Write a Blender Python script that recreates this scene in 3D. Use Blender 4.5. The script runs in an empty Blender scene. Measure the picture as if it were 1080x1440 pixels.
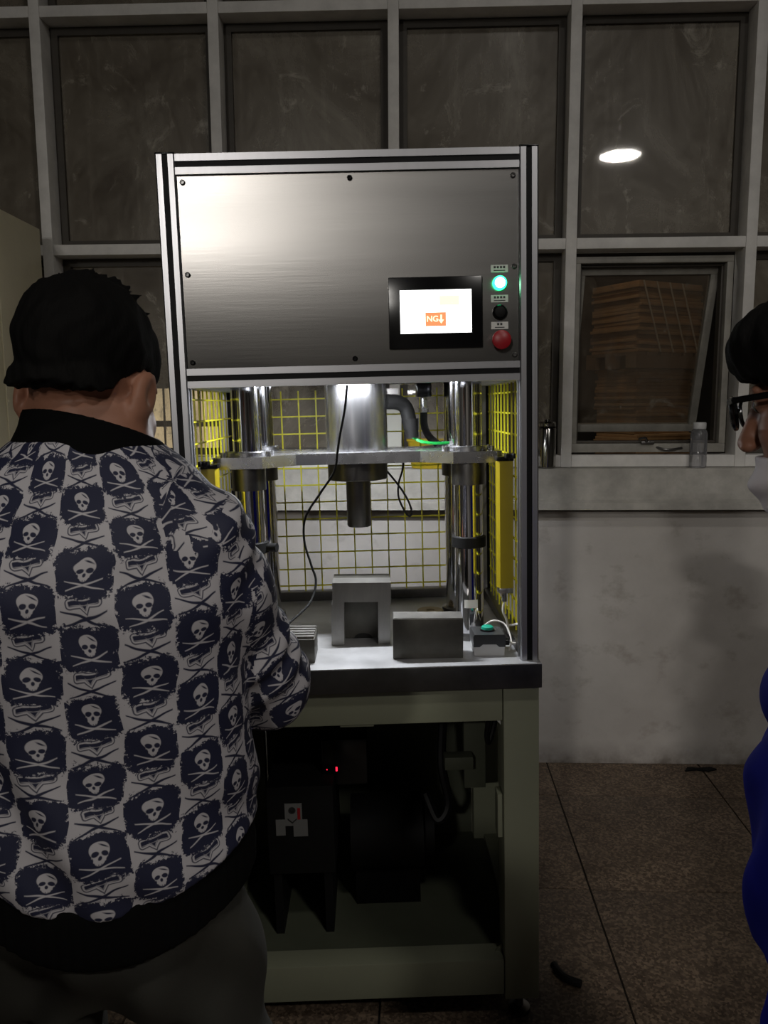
import bpy, bmesh, math, random
import numpy as np
from mathutils import Vector, Matrix

random.seed(4)
SC = bpy.context.scene
COL = SC.collection
R = math.radians
PI = math.pi

# ------------------------------------------------------------------ camera
cam_d = bpy.data.cameras.new('camera')
cam_d.sensor_fit = 'VERTICAL'
cam_d.sensor_height = 36.0
cam_d.lens = 1120 / 1440 * 36.0
cam_d.clip_start = 0.02
cam = bpy.data.objects.new('camera', cam_d)
COL.objects.link(cam)
_th, _ro = R(7.7), 0.006
_f = Vector((0, math.cos(_th), -math.sin(_th)))
_r0, _u0 = Vector((1, 0, 0)), Vector((0, math.sin(_th), math.cos(_th)))
_r = math.cos(_ro) * _r0 - math.sin(_ro) * _u0
_u = math.cos(_ro) * _u0 + math.sin(_ro) * _r0
cam.matrix_world = Matrix(((_r.x, _u.x, -_f.x, 0), (_r.y, _u.y, -_f.y, 0), (_r.z, _u.z, -_f.z, 1.45), (0, 0, 0, 1)))
SC.camera = cam

# ------------------------------------------------------------------ world, exposure
w = bpy.data.worlds.new('world')
SC.world = w
w.use_nodes = True
w.node_tree.nodes['Background'].inputs[0].default_value = (0.55, 0.52, 0.48, 1)
w.node_tree.nodes['Background'].inputs[1].default_value = 0.004
SC.view_settings.view_transform = 'Standard'
SC.view_settings.look = 'None'
SC.view_settings.exposure = 0.0
SC.view_settings.gamma = 1.0
SC.view_settings.use_curve_mapping = False

LAMP_KEY = dict(loc=(-2.5, -8.0, 3.72), watts=350)
LAMP_MID = dict(loc=(-2.05, -6.0, 4.03), watts=190)      # hall lamp far behind on the left
LAMP_SIDE = dict(loc=(2.05, -2.3, 3.95), watts=58)     # hall lamp mirrored in the window
FILL_TOP = dict(loc=(0.9, -0.6, 4.75), watts=22)        # unseen lamp added almost overhead for a downward falloff of light
BACK_W = 3.0
WORK_W = 8.0                                           # work light inside the press

# ------------------------------------------------------------------ helpers
class BM:
    """collects simple solids into one mesh"""
    def __init__(s):
        s.b = bmesh.new()
    def box(s, x0, x1, y0, y1, z0, z1, bev=0.0, rot=None):
        ret = bmesh.ops.create_cube(s.b, size=1.0)
        c = Vector(((x0 + x1) / 2, (y0 + y1) / 2, (z0 + z1) / 2))
        d = (abs(x1 - x0), abs(y1 - y0), abs(z1 - z0))
        vs = ret['verts']
        for v in vs:
            v.co = Vector((v.co.x * d[0], v.co.y * d[1], v.co.z * d[2]))
        if bev:
            es = list({e for v in vs for e in v.link_edges})
            rr = bmesh.ops.bevel(s.b, geom=es, offset=bev, segments=2, affect='EDGES', profile=0.6)
            vs = list({v for f in rr['faces'] for v in f.verts} | {v for v in vs if v.is_valid})
        for v in vs:
            v.co = (rot @ v.co if rot else v.co) + c
        return s
    def cyl(s, p0, p1, r0, r1=None, n=24, cap=True):
        r1 = r0 if r1 is None else r1
        p0, p1 = Vector(p0), Vector(p1)
        d = p1 - p0
        q = d.to_track_quat('Z', 'Y')
        a = [s.b.verts.new(p0 + q @ Vector((r0 * math.cos(2 * PI * i / n), r0 * math.sin(2 * PI * i / n), 0))) for i in range(n)]
        b = [s.b.verts.new(p1 + q @ Vector((r1 * math.cos(2 * PI * i / n), r1 * math.sin(2 * PI * i / n), 0))) for i in range(n)]
        for i in range(n):
            s.b.faces.new((a[i], a[(i + 1) % n], b[(i + 1) % n], b[i]))
        if cap:
            s.b.faces.new(a[::-1]); s.b.faces.new(b)
        return s
    def lathe(s, prof, c=(0, 0, 0), n=32, M=None):
        c = Vector(c)
        rings = []
        for r, z in prof:
            r = max(r, 1e-5)
            ring = []
            for i in range(n):
                v = Vector((r * math.cos(2 * PI * i / n), r * math.sin(2 * PI * i / n), z))
                ring.append(s.b.verts.new((M @ v if M else v) + c))
            rings.append(ring)
        for a, b in zip(rings, rings[1:]):
            for i in range(n):
                s.b.faces.new((a[i], a[(i + 1) % n], b[(i + 1) % n], b[i]))
        s.b.faces.new(rings[0][::-1]); s.b.faces.new(rings[-1])
        return s
    def prism(s, poly, lo, hi, axis='z'):
        def P(a, b, h):
            return {'z': Vector((a, b, h)), 'y': Vector((a, h, b)), 'x': Vector((h, a, b))}[axis]
        A = [s.b.verts.new(P(a, b, lo)) for a, b in poly]
        B = [s.b.verts.new(P(a, b, hi)) for a, b in poly]
        n = len(poly)
        for i in range(n):
            s.b.faces.new((A[i], A[(i + 1) % n], B[(i + 1) % n], B[i]))
        s.b.faces.new(A[::-1]); s.b.faces.new(B)
        return s
    def tube(s, pts, r, n=8, sub=6):
        pts = [Vector(p) for p in pts]
        if len(pts) > 2 and sub > 1:
            out = []
            for i in range(len(pts) - 1):
                p0 = pts[i - 1] if i else pts[0] * 2 - pts[1]
                p1, p2 = pts[i], pts[i + 1]
                p3 = pts[i + 2] if i + 2 < len(pts) else p2 * 2 - p1
                for k in range(sub):
                    t = k / sub
                    out.append(0.5 * ((2 * p1) + (p2 - p0) * t + (2 * p0 - 5 * p1 + 4 * p2 - p3) * t * t + (3 * p1 - p0 - 3 * p2 + p3) * t ** 3))
            out.append(pts[-1])
            pts = out
        rings = []
        ref = None
        for i, p in enumerate(pts):
            d = (pts[min(i + 1, len(pts) - 1)] - pts[max(i - 1, 0)]).normalized()
            if ref is None:
                ref = d.orthogonal().normalized()
            ref = (ref - d * ref.dot(d)).normalized()
            o = d.cross(ref)
            rr = r[min(int(i * len(r) / len(pts)), len(r) - 1)] if isinstance(r, (list, tuple)) else r
            rings.append([s.b.verts.new(p + rr * (math.cos(2 * PI * k / n) * ref + math.sin(2 * PI * k / n) * o)) for k in range(n)])
        for a, b in zip(rings, rings[1:]):
            for k in range(n):
                s.b.faces.new((a[k], a[(k + 1) % n], b[(k + 1) % n], b[k]))
        s.b.faces.new(rings[0][::-1]); s.b.faces.new(rings[-1])
        return s
    def ball(s, c, r, u=16, v=10):
        M = Matrix.Translation(c) @ Matrix.Diagonal((*(r if isinstance(r, tuple) else (r, r, r)), 1))
        bmesh.ops.create_uvsphere(s.b, u_segments=u, v_segments=v, radius=1.0, matrix=M)
        return s


def box_uv(me):
    uv = me.uv_layers.new(name='UVMap')
    for pl in me.polygons:
        for li in pl.loop_indices:
            c = me.vertices[me.loops[li].vertex_index].co
            uv.data[li].uv = (c.x + c.y, c.z)


def finish(me, angle=35):
    me.polygons.foreach_set('use_smooth', [True] * len(me.polygons))
    me.set_sharp_from_angle(angle=R(angle))


def obj(name, bm, mat, parent=None, loc=None, rotz=None, angle=35):
    me = bpy.data.meshes.new(name)
    b = bm.b if isinstance(bm, BM) else bm
    bmesh.ops.recalc_face_normals(b, faces=b.faces)
    b.to_mesh(me); b.free()
    finish(me, angle)
    me.materials.append(mat)
    if mat.name == 'brushed_steel_sheet': box_uv(me)
    o = bpy.data.objects.new(name, me)
    COL.objects.link(o)
    if parent: o.parent = parent
    if loc: o.location = loc
    if rotz is not None: o.rotation_euler = (0, 0, rotz)
    return o


def tag(o, label, cat, group=None):
    o['label'] = label; o['category'] = cat
    if group: o['group'] = group
    return o


def thing(name, label, cat, loc=(0, 0, 0), rot=(0, 0, 0), group=None):
    o = bpy.data.objects.new(name, None)
    COL.objects.link(o)
    o.location = loc; o.rotation_euler = rot
    o.empty_display_size = 0.05
    return tag(o, label, cat, group)


def struct(name, bm, mat, loc=None, rotz=None):
    o = obj(name, bm, mat, None, loc, rotz)
    o['kind'] = 'structure'
    return o


def struct_empty(name, loc=(0, 0, 0), rotz=0.0):
    o = bpy.data.objects.new(name, None)
    COL.objects.link(o)
    o.location = loc; o.rotation_euler = (0, 0, rotz)
    o['kind'] = 'structure'
    return o


# ------------------------------------------------------------------ materials
def newmat(name):
    m = bpy.data.materials.new(name)
    m.use_nodes = True
    nt = m.node_tree
    return m, nt, nt.nodes['Principled BSDF'], nt.nodes['Material Output']


def mat(name, col, rough=0.5, metal=0.0, var=0.0, scale=20.0, bump=0.0, bscale=None, stretch=(1, 1, 1), col2=None, rvar=0.0,
        spec=None, emit=None, estr=0.0, aniso=0.0, coat=0.0):
    m, nt, p, out = newmat(name)
    p.inputs['Base Color'].default_value = (*col, 1)
    p.inputs['Roughness'].default_value = rough
    p.inputs['Metallic'].default_value = metal
    if spec is not None: p.inputs['Specular IOR Level'].default_value = spec
    if aniso: p.inputs['Anisotropic'].default_value = aniso
    if coat: p.inputs['Coat Weight'].default_value = coat
    if emit:
        p.inputs['Emission Color'].default_value = (*emit, 1)
        p.inputs['Emission Strength'].default_value = estr
    if var or bump or rvar or col2:
        tc = nt.nodes.new('ShaderNodeTexCoord')
        mp = nt.nodes.new('ShaderNodeMapping')
        mp.inputs['Scale'].default_value = stretch
        nt.links.new(tc.outputs['Object'], mp.inputs['Vector'])
        nz = nt.nodes.new('ShaderNodeTexNoise')
        nz.inputs['Scale'].default_value = scale
        nz.inputs['Detail'].default_value = 6
        nz.inputs['Roughness'].default_value = 0.65
        nt.links.new(mp.outputs[0], nz.inputs['Vector'])
        if var or col2:
            cr = nt.nodes.new('ShaderNodeValToRGB')
            c2 = col2 or tuple(c * (1 - var) for c in col)
            cr.color_ramp.elements[0].position = 0.35
            cr.color_ramp.elements[1].position = 0.68
            cr.color_ramp.elements[0].color = (*c2, 1)
            cr.color_ramp.elements[1].color = (*col, 1)
            nt.links.new(nz.outputs['Fac'], cr.inputs[0])
            nt.links.new(cr.outputs[0], p.inputs['Base Color'])
        if rvar:
            mr = nt.nodes.new('ShaderNodeMapRange')
            mr.inputs['To Min'].default_value = rough - rvar
            mr.inputs['To Max'].default_value = rough + rvar
            nt.links.new(nz.outputs['Fac'], mr.inputs['Value'])
            nt.links.new(mr.outputs[0], p.inputs['Roughness'])
        if bump:
            nb = nz
            if bscale:
                nb = nt.nodes.new('ShaderNodeTexNoise')
                nb.inputs['Scale'].default_value = bscale
                nb.inputs['Detail'].default_value = 4
                nt.links.new(mp.outputs[0], nb.inputs['Vector'])
            bp = nt.nodes.new('ShaderNodeBump')
            bp.inputs['Strength'].default_value = bump
            bp.inputs['Distance'].default_value = 0.002
            nt.links.new(nb.outputs['Fac'], bp.inputs['Height'])
            nt.links.new(bp.outputs[0], p.inputs['Normal'])
    return m


def emission(name, col, s):
    m, nt, p, out = newmat(name)
    p.inputs['Base Color'].default_value = (*[c * 0.6 for c in col], 1)
    p.inputs['Emission Color'].default_value = (*col, 1)
    p.inputs['Emission Strength'].default_value = s
    return m


class E:
    """scalar node expression"""
    nt = None
    def __init__(s, k): s.k = k
    @staticmethod
    def op(o, *a, clamp=False):
        n = E.nt.nodes.new('ShaderNodeMath'); n.operation = o; n.use_clamp = clamp
        for i, x in enumerate(a):
            if isinstance(x, E): E.nt.links.new(x.k, n.inputs[i])
            else: n.inputs[i].default_value = float(x)
        return E(n.outputs[0])
    def __add__(s, o): return E.op('ADD', s, o)
    def __radd__(s, o): return E.op('ADD', o, s)
    def __sub__(s, o): return E.op('SUBTRACT', s, o)
    def __rsub__(s, o): return E.op('SUBTRACT', o, s)
    def __mul__(s, o): return E.op('MULTIPLY', s, o)
    def __rmul__(s, o): return E.op('MULTIPLY', o, s)
    def abs(s): return E.op('ABSOLUTE', s)
def emin(a, *b):
    for x in b: a = E.op('MINIMUM', a, x)
    return a
def emax(a, *b):
    for x in b: a = E.op('MAXIMUM', a, x)
    return a
def evec(x, y):
    n = E.nt.nodes.new('ShaderNodeCombineXYZ')
    E.nt.links.new(x.k, n.inputs[0]); E.nt.links.new(y.k, n.inputs[1])
    return n.outputs[0]
def vop(o, a, b=None):
    n = E.nt.nodes.new('ShaderNodeVectorMath'); n.operation = o
    E.nt.links.new(a, n.inputs[0])
    if b is not None: n.inputs[1].default_value = b
    return n
def eell(v, c, r, rot=0.0):
    """approximate signed distance (mm) to an ellipse"""
    a = vop('SUBTRACT', v, (c[0], c[1], 0)).outputs[0]
    if rot:
        n = E.nt.nodes.new('ShaderNodeVectorRotate'); n.rotation_type = 'Z_AXIS'
        n.inputs['Angle'].default_value = -rot
        E.nt.links.new(a, n.inputs['Vector']); a = n.outputs[0]
    a = vop('DIVIDE', a, (r[0], r[1], 1)).outputs[0]
    L = E(vop('LENGTH', a).outputs['Value'])
    return (L - 1.0) * min(r)
def efill(d, soft=0.5):
    n = E.nt.nodes.new('ShaderNodeMapRange')
    E.nt.links.new(d.k, n.inputs['Value'])
    n.inputs['From Min'].default_value = soft; n.inputs['From Max'].default_value = -soft
    return E(n.outputs[0])
def enoise(v, scale, detail=3, rough=0.6):
    n = E.nt.nodes.new('ShaderNodeTexNoise')
    n.inputs['Scale'].default_value = scale; n.inputs['Detail'].default_value = detail; n.inputs['Roughness'].default_value = rough
    E.nt.links.new(v, n.inputs['Vector'])
    return E(n.outputs['Fac'])
def emix(f, a, b):
    return a + (b - a) * f


def jacket_print():
    """checkerboard print: ragged navy patches with skulls, between them light cells with a winged head badge"""
    m, nt, p, out = newmat('printed_fabric')
    E.nt = nt
    uv = nt.nodes.new('ShaderNodeUVMap'); uv.uv_map = 'UVMap'
    sp = nt.nodes.new('ShaderNodeSeparateXYZ')
    nt.links.new(uv.outputs[0], sp.inputs[0])
    u, v = E(sp.outputs[0]) * 1000.0, E(sp.outputs[1]) * 1000.0
    base = evec(u, v)
    wob = enoise(base, 0.014, 2)
    wob2 = enoise(vop('ADD', base, (91, 37, 0)).outputs[0], 0.014, 2)
    u = u + (wob - 0.5) * 22.0
    v = v + (wob2 - 0.5) * 16.0
    W, P = 60.0, 80.0
    col = E.op('ROUND', u * (1 / W))
    x = u - col * W
    odd = E.op('MODULO', E.op('ABSOLUTE', col), 2.0)
    vv = v + odd * (P / 2) + E.op('SINE', col * 2.3) * 3.0
    ys = vv - E.op('ROUND', vv * (1 / P)) * P
    vf = vv + P / 2
    yf = vf - E.op('ROUND', vf * (1 / P)) * P
    nz = enoise(base, 0.28, 5, 0.75)
    nzl = enoise(base, 0.06, 3, 0.6)
    # ragged navy patch
    dx = x.abs() - 16.0; dy = (ys + 0.5).abs() - 11.0
    n = nt.nodes.new('ShaderNodeVectorMath'); n.operation = 'LENGTH'
    nt.links.new(evec(emax(dx, 0.0), emax(dy, 0.0)), n.inputs[0])
    patch = E(n.outputs['Value']) - 15.0 + (nz - 0.5) * 26.0 + (nzl - 0.5) * 24.0
    navy = efill(patch, 0.8)
    # skull
    S = evec((x + 0.5) * 1.2, (ys - 1.0) * 1.2)
    cran = eell(S, (0, 7.5), (13.0, 10.5))
    face = eell(S, (0, -0.5), (9.5, 8.5))
    jaw = eell(S, (0.5, -6.5), (5.5, 5.0))
    skull = emin(cran, face, jaw)
    eyes = emin(eell(S, (-5.6, 2.2), (4.5, 3.2), 0.15), eell(S, (5.9, 2.2), (4.5, 3.2), -0.15))
    nose = eell(S, (0.3, -3.2), (2.1, 2.6))
    cheek = emin(eell(S, (-9.2, -5.5), (2.5, 4)), eell(S, (9.8, -5.5), (2.5, 4)))
    crack = eell(S, (5.5, 12), (6, 1.1), -0.5)
    teeth = emax((E.op('PINGPONG', x + 50.0, 1.3) - 0.35), (ys + 8.8).abs() - 1.6, x.abs() - 5.0)
    wear = (nz - 0.60) * 8.0
    skull = emax(skull, 0.0 - eyes, 0.0 - nose, 0.0 - cheek, 0.0 - crack, 0.0 - teeth)
    skull = emax(skull, wear - 1.0)
    yb = ys + 12.5
    bw = x.abs() * -0.035 + 1.25
    b1 = emax((yb - x * 0.34).abs() - bw, x.abs() - 19.0)
    b2 = emax((yb + x * 0.22).abs() - bw, x.abs() - 21.0)
    bone_l = emax(emin(b1, b2), wear - 0.6)
    light_in = efill(emin(skull, bone_l), 0.55)
    # winged head badge in the light cells
    Fv = evec(x, yf - 6.0)
    yy = yf - 7.5
    xr, yr = x * 0.988 + yy * 0.155, yy * 0.988 - x * 0.155
    n = nt.nodes.new('ShaderNodeVectorMath'); n.operation = 'LENGTH'
    nt.links.new(evec(emax(xr.abs() - 14.5, 0.0), emax((yr - 1.8).abs() - 1.6, 0.0)), n.inputs[0])
    bar = E(n.outputs['Value']) - 3.2
    chin = emax(xr.abs() * 0.80 - (yr + 10.5) * 0.60, yr - 1.5)
    lobes = emax(emin(bar, chin), 0.0 - eell(evec(xr, yr), (0.5, 8.0), (8.0, 3.0)))
    ring = (lobes - 0.7).abs() - 0.6
    Lv = evec(xr, yr)
    inner = emax(lobes + 1.7, 0.0 - eell(Lv, (-7.0, -0.9), (5.5, 0.5), -0.08), 0.0 - eell(Lv, (7.0, -0.9), (5.5, 0.5), 0.08), 0.0 - eell(Lv, (-2.4, -3.6), (3.0, 0.45), -1.0), 0.0 - eell(Lv, (2.4, -3.6), (3.0, 0.45), 1.0))
    yb2 = yf + 8.0
    bw = x.abs() * -0.045 + 1.9
    c1 = emax((yb2 - x * 0.36).abs() - bw, x.abs() - 24.0)
    c2 = emax((yb2 + x * 0.36).abs() - bw, x.abs() - 25.0)
    dark_in = efill(emax(emin(ring, inner, c1, c2), wear - 1.6), 0.55)
    spl = efill(0.0 - (nz - 0.735) * 14.0, 0.5)
    dark = emix(navy, emax(dark_in, spl * 0.8), 1.0 - light_in)
    mixn = nt.nodes.new('ShaderNodeMix'); mixn.data_type = 'RGBA'
    nt.links.new(dark.k, mixn.inputs[0])
    mixn.inputs[6].default_value = (0.41, 0.393, 0.412, 1)
    mixn.inputs[7].default_value = (0.015, 0.017, 0.040, 1)
    nt.links.new(mixn.outputs[2], p.inputs['Base Color'])
    p.inputs['Roughness'].default_value = 0.62
    p.inputs['Specular IOR Level'].default_value = 0.3
    fine = enoise(base, 0.9, 2)
    bp = nt.nodes.new('ShaderNodeBump'); bp.inputs['Strength'].default_value = 0.15; bp.inputs['Distance'].default_value = 0.001
    nt.links.new(fine.k, bp.inputs['Height']); nt.links.new(bp.outputs[0], p.inputs['Normal'])
    return m


def glass_dirty(name='dirty_glass', f0=0.26, f1=0.62):
    m, nt, p, out = newmat(name)
    nt.nodes.remove(p)
    N = nt.nodes.new
    tc = N('ShaderNodeTexCoord'); oi = N('ShaderNodeObjectInfo')
    add = N('ShaderNodeVectorMath'); add.operation = 'ADD'
    sc = N('ShaderNodeVectorMath'); sc.operation = 'SCALE'; sc.inputs['Scale'].default_value = 17.0
    cx = N('ShaderNodeCombineXYZ')
    for i in range(3): nt.links.new(oi.outputs['Random'], cx.inputs[i])
    nt.links.new(cx.outputs[0], sc.inputs[0])
    nt.links.new(tc.outputs['Object'], add.inputs[0]); nt.links.new(sc.outputs[0], add.inputs[1])
    def noise(scale, stretch, detail=6, rough=0.65, dist=0.0):
        mp = N('ShaderNodeMapping'); mp.inputs['Scale'].default_value = stretch
        nt.links.new(add.outputs[0], mp.inputs['Vector'])
        n = N('ShaderNodeTexNoise'); n.inputs['Scale'].default_value = scale; n.inputs['Detail'].default_value = detail
        n.inputs['Roughness'].default_value = rough; n.inputs['Distortion'].default_value = dist
        nt.links.new(mp.outputs[0], n.inputs['Vector'])
        return n.outputs['Fac']
    def ramp(x, a, b, lo, hi):
        n = N('ShaderNodeMapRange'); n.inputs['From Min'].default_value = a; n.inputs['From Max'].default_value = b
        n.inputs['To Min'].default_value = lo; n.inputs['To Max'].default_value = hi
        nt.links.new(x, n.inputs['Value']); return n.outputs[0]
    def math_(o, a, b):
        n = N('ShaderNodeMath'); n.operation = o; n.use_clamp = True
        nt.links.new(a, n.inputs[0])
        if isinstance(b, float): n.inputs[1].default_value = b
        else: nt.links.new(b, n.inputs[1])
        return n.outputs[0]
    film = ramp(noise(2.6, (1, 1, 0.7), 8, 0.72, 0.8), 0.34, 0.70, f0, f1)
    drip = ramp(noise(16.0, (1, 1, 0.09), 6, 0.7), 0.54, 0.74, 0.0, 0.12)
    smear = ramp(noise(5.5, (1.0, 1, 0.8), 10, 0.72, 1.4), 0.57, 0.70, 0.0, 0.40)
    fac = math_('ADD', math_('ADD', film, drip), smear)
    dif = N('ShaderNodeBsdfDiffuse')
    cr = N('ShaderNodeValToRGB')
    cr.color_ramp.elements[0].color = (0.165, 0.128, 0.092, 1); cr.color_ramp.elements[1].color = (0.36, 0.33, 0.27, 1)
    cr.color_ramp.elements[0].position = 0.15; cr.color_ramp.elements[1].position = 0.7
    nt.links.new(fac, cr.inputs[0]); nt.links.new(cr.outputs[0], dif.inputs[0])
    tr = N('ShaderNodeBsdfTransparent'); tr.inputs[0].default_value = (0.80, 0.76, 0.70, 1)
    gl = N('ShaderNodeBsdfGlossy'); gl.inputs['Roughness'].default_value = 0.03
    gl.inputs[0].default_value = (0.9, 0.9, 0.9, 1)
    fr = N('ShaderNodeFresnel'); fr.inputs['IOR'].default_value = 1.5
    m1 = N('ShaderNodeMixShader'); nt.links.new(fr.outputs[0], m1.inputs[0]); nt.links.new(tr.outputs[0], m1.inputs[1]); nt.links.new(gl.outputs[0], m1.inputs[2])
    gl2 = N('ShaderNodeBsdfGlossy'); gl2.inputs['Roughness'].default_value = 0.35
    m3 = N('ShaderNodeMixShader'); m3.inputs[0].default_value = 0.05; nt.links.new(dif.outputs[0], m3.inputs[1]); nt.links.new(gl2.outputs[0], m3.inputs[2])
    m2 = N('ShaderNodeMixShader'); nt.links.new(fac, m2.inputs[0]); nt.links.new(m1.outputs[0], m2.inputs[1]); nt.links.new(m3.outputs[0], m2.inputs[2])
    nt.links.new(m2.outputs[0], out.inputs[0])
    return m


def clear_plastic(name, tint=(0.9, 0.92, 0.95), rough=0.08, cover=0.12):
    m, nt, p, out = newmat(name)
    nt.nodes.remove(p)
    N = nt.nodes.new
    tr = N('ShaderNodeBsdfTransparent'); tr.inputs[0].default_value = (*tint, 1)
    gl = N('ShaderNodeBsdfGlossy'); gl.inputs['Roughness'].default_value = rough
    di = N('ShaderNodeBsdfDiffuse'); di.inputs[0].default_value = (0.75, 0.75, 0.78, 1)
    lw = N('ShaderNodeLayerWeight'); lw.inputs['Blend'].default_value = 0.35
    m1 = N('ShaderNodeMixShader'); nt.links.new(lw.outputs['Fresnel'], m1.inputs[0]); nt.links.new(tr.outputs[0], m1.inputs[1]); nt.links.new(gl.outputs[0], m1.inputs[2])
    m2 = N('ShaderNodeMixShader'); m2.inputs[0].default_value = cover; nt.links.new(m1.outputs[0], m2.inputs[1]); nt.links.new(di.outputs[0], m2.inputs[2])
    nt.links.new(m2.outputs[0], out.inputs[0])
    return m


def plaster_stained():
    """off-white plaster with scuffs, a foot darkening towards the floor and small stains"""
    m, nt, p, out = newmat('stained_plaster')
    N = nt.nodes.new
    tc = N('ShaderNodeTexCoord')
    def noise(scale, stretch=(1, 1, 1), detail=6, rough=0.65):
        mp = N('ShaderNodeMapping'); mp.inputs['Scale'].default_value = stretch
        nt.links.new(tc.outputs['Object'], mp.inputs['Vector'])
        n = N('ShaderNodeTexNoise'); n.inputs['Scale'].default_value = scale; n.inputs['Detail'].default_value = detail; n.inputs['Roughness'].default_value = rough
        nt.links.new(mp.outputs[0], n.inputs['Vector']); return n.outputs['Fac']
    def ramp(x, a, b, lo=0.0, hi=1.0):
        n = N('ShaderNodeMapRange'); n.inputs['From Min'].default_value = a; n.inputs['From Max'].default_value = b
        n.inputs['To Min'].default_value = lo; n.inputs['To Max'].default_value = hi
        nt.links.new(x, n.inputs['Value']); return n.outputs[0]
    def mix(f, a, b):
        n = N('ShaderNodeMix'); n.data_type = 'RGBA'
        nt.links.new(f, n.inputs[0])
        if isinstance(a, tuple): n.inputs[6].default_value = (*a, 1)
        else: nt.links.new(a, n.inputs[6])
        n.inputs[7].default_value = (*b, 1)
        return n.outputs[2]
    c = mix(ramp(noise(1.6), 0.35, 0.7), (0.50, 0.475, 0.45), (0.38, 0.352, 0.33))
    c = mix(ramp(noise(6, (1, 1, 1.3)), 0.55, 0.68, 0, 0.55), c, (0.25, 0.22, 0.19))
    c = mix(ramp(noise(30), 0.70, 0.78, 0, 0.7), c, (0.12, 0.10, 0.09))
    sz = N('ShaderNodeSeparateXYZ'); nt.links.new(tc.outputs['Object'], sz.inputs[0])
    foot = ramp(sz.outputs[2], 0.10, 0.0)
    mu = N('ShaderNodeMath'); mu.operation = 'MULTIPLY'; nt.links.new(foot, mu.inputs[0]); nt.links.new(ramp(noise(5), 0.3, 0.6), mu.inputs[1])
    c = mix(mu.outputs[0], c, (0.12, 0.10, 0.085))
    nt.links.new(c, p.inputs['Base Color'])
    p.inputs['Roughness'].default_value = 0.8
    bp = N('ShaderNodeBump'); bp.inputs['Strength'].default_value = 0.25; bp.inputs['Distance'].default_value = 0.003
    nt.links.new(noise(40), bp.inputs['Height']); nt.links.new(bp.outputs[0], p.inputs['Normal'])
    return m


def terrazzo():
    m, nt, p, out = newmat('terrazzo_tile')
    N = nt.nodes.new
    tc = N('ShaderNodeTexCoord'); oi = N('ShaderNodeObjectInfo')
    ad = N('ShaderNodeVectorMath'); ad.operation = 'ADD'
    cx = N('ShaderNodeCombineXYZ'); mu = N('ShaderNodeMath'); mu.operation = 'MULTIPLY'; mu.inputs[1].default_value = 31.0
    nt.links.new(oi.outputs['Random'], mu.inputs[0]); nt.links.new(mu.outputs[0], cx.inputs[0]); nt.links.new(mu.outputs[0], cx.inputs[1])
    nt.links.new(tc.outputs['Object'], ad.inputs[0]); nt.links.new(cx.outputs[0], ad.inputs[1])
    vo = N('ShaderNodeTexVoronoi'); vo.inputs['Scale'].default_value = 150
    nt.links.new(ad.outputs[0], vo.inputs['Vector'])
    nz = N('ShaderNodeTexNoise'); nz.inputs['Scale'].default_value = 6; nz.inputs['Detail'].default_value = 7; nz.inputs['Roughness'].default_value = 0.7
    nt.links.new(ad.outputs[0], nz.inputs['Vector'])
    hs = N('ShaderNodeSeparateColor'); nt.links.new(vo.outputs['Color'], hs.inputs[0])
    cr = N('ShaderNodeValToRGB')
    e = cr.color_ramp.elements
    e[0].color = (0.07, 0.047, 0.031, 1); e[1].color = (0.24, 0.175, 0.12, 1); e[1].position = 0.95
    x = e.new(0.5); x.color = (0.125, 0.09, 0.062, 1)
    nt.links.new(hs.outputs[0], cr.inputs[0])
    mx = N('ShaderNodeMix'); mx.data_type = 'RGBA'; mx.blend_type = 'MULTIPLY'; mx.inputs[0].default_value = 1.0
    c2 = N('ShaderNodeValToRGB'); c2.color_ramp.elements[0].position = 0.3; c2.color_ramp.elements[1].position = 0.7
    c2.color_ramp.elements[0].color = (0.5, 0.47, 0.45, 1); c2.color_ramp.elements[1].color = (1, 1, 1, 1)
    nt.links.new(nz.outputs['Fac'], c2.inputs[0])
    nt.links.new(cr.outputs[0], mx.inputs[6]); nt.links.new(c2.outputs[0], mx.inputs[7])
    nt.links.new(mx.outputs[2], p.inputs['Base Color'])
    p.inputs['Roughness'].default_value = 0.55
    return m


M = {}
M['plaster'] = plaster_stained()
M['glass'] = glass_dirty()
M['glass_clean'] = glass_dirty('casement_glass', 0.10, 0.34)
M['terrazzo'] = terrazzo()
M['print'] = jacket_print()
M['grout'] = mat('dark_grout', (0.012, 0.010, 0.008), 0.9)
M['cream'] = mat('grimy_cream_paint', (0.74, 0.72, 0.69), 0.6, var=0.22, scale=9, bump=0.08, bscale=60)
M['sillpaint'] = mat('grimy_white_paint', (0.50, 0.48, 0.44), 0.7, var=0.3, scale=12, bump=0.2, bscale=40)
M['brown_frame'] = mat('brown_window_frame', (0.055, 0.046, 0.035), 0.6, var=0.3, scale=12)
M['sash_paint'] = mat('grey_sash_paint', (0.30, 0.285, 0.25), 0.5, var=0.35, scale=10)
M['hall_wall'] = mat('hall_wall_paint', (0.07, 0.065, 0.055), 0.9, var=0.4, scale=1.2)
M['hall_ceiling'] = mat('hall_ceiling_paint', (0.05, 0.047, 0.04), 0.9, var=0.3, scale=1.0)
M['dark_wall'] = mat('next_room_wall', (0.10, 0.085, 0.07), 0.9, var=0.4, scale=1.5)
M['cabinet'] = mat('cream_cabinet_paint', (0.70, 0.64, 0.46), 0.5, var=0.12, scale=3)
M['alu'] = mat('anodised_aluminium', (0.42, 0.42, 0.44), 0.36, 1.0, rvar=0.06, scale=200, stretch=(1, 1, 0.02))
M['black_strip'] = mat('black_rubber_strip', (0.003, 0.003, 0.0035), 0.5, spec=0.15)
M['panel_steel'] = mat('brushed_steel_sheet', (0.25, 0.243, 0.235), 0.25, 1.0, var=0.14, scale=5, rvar=0.04, bump=0.015, bscale=200, stretch=(0.05, 1, 1), aniso=0.75)
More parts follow.
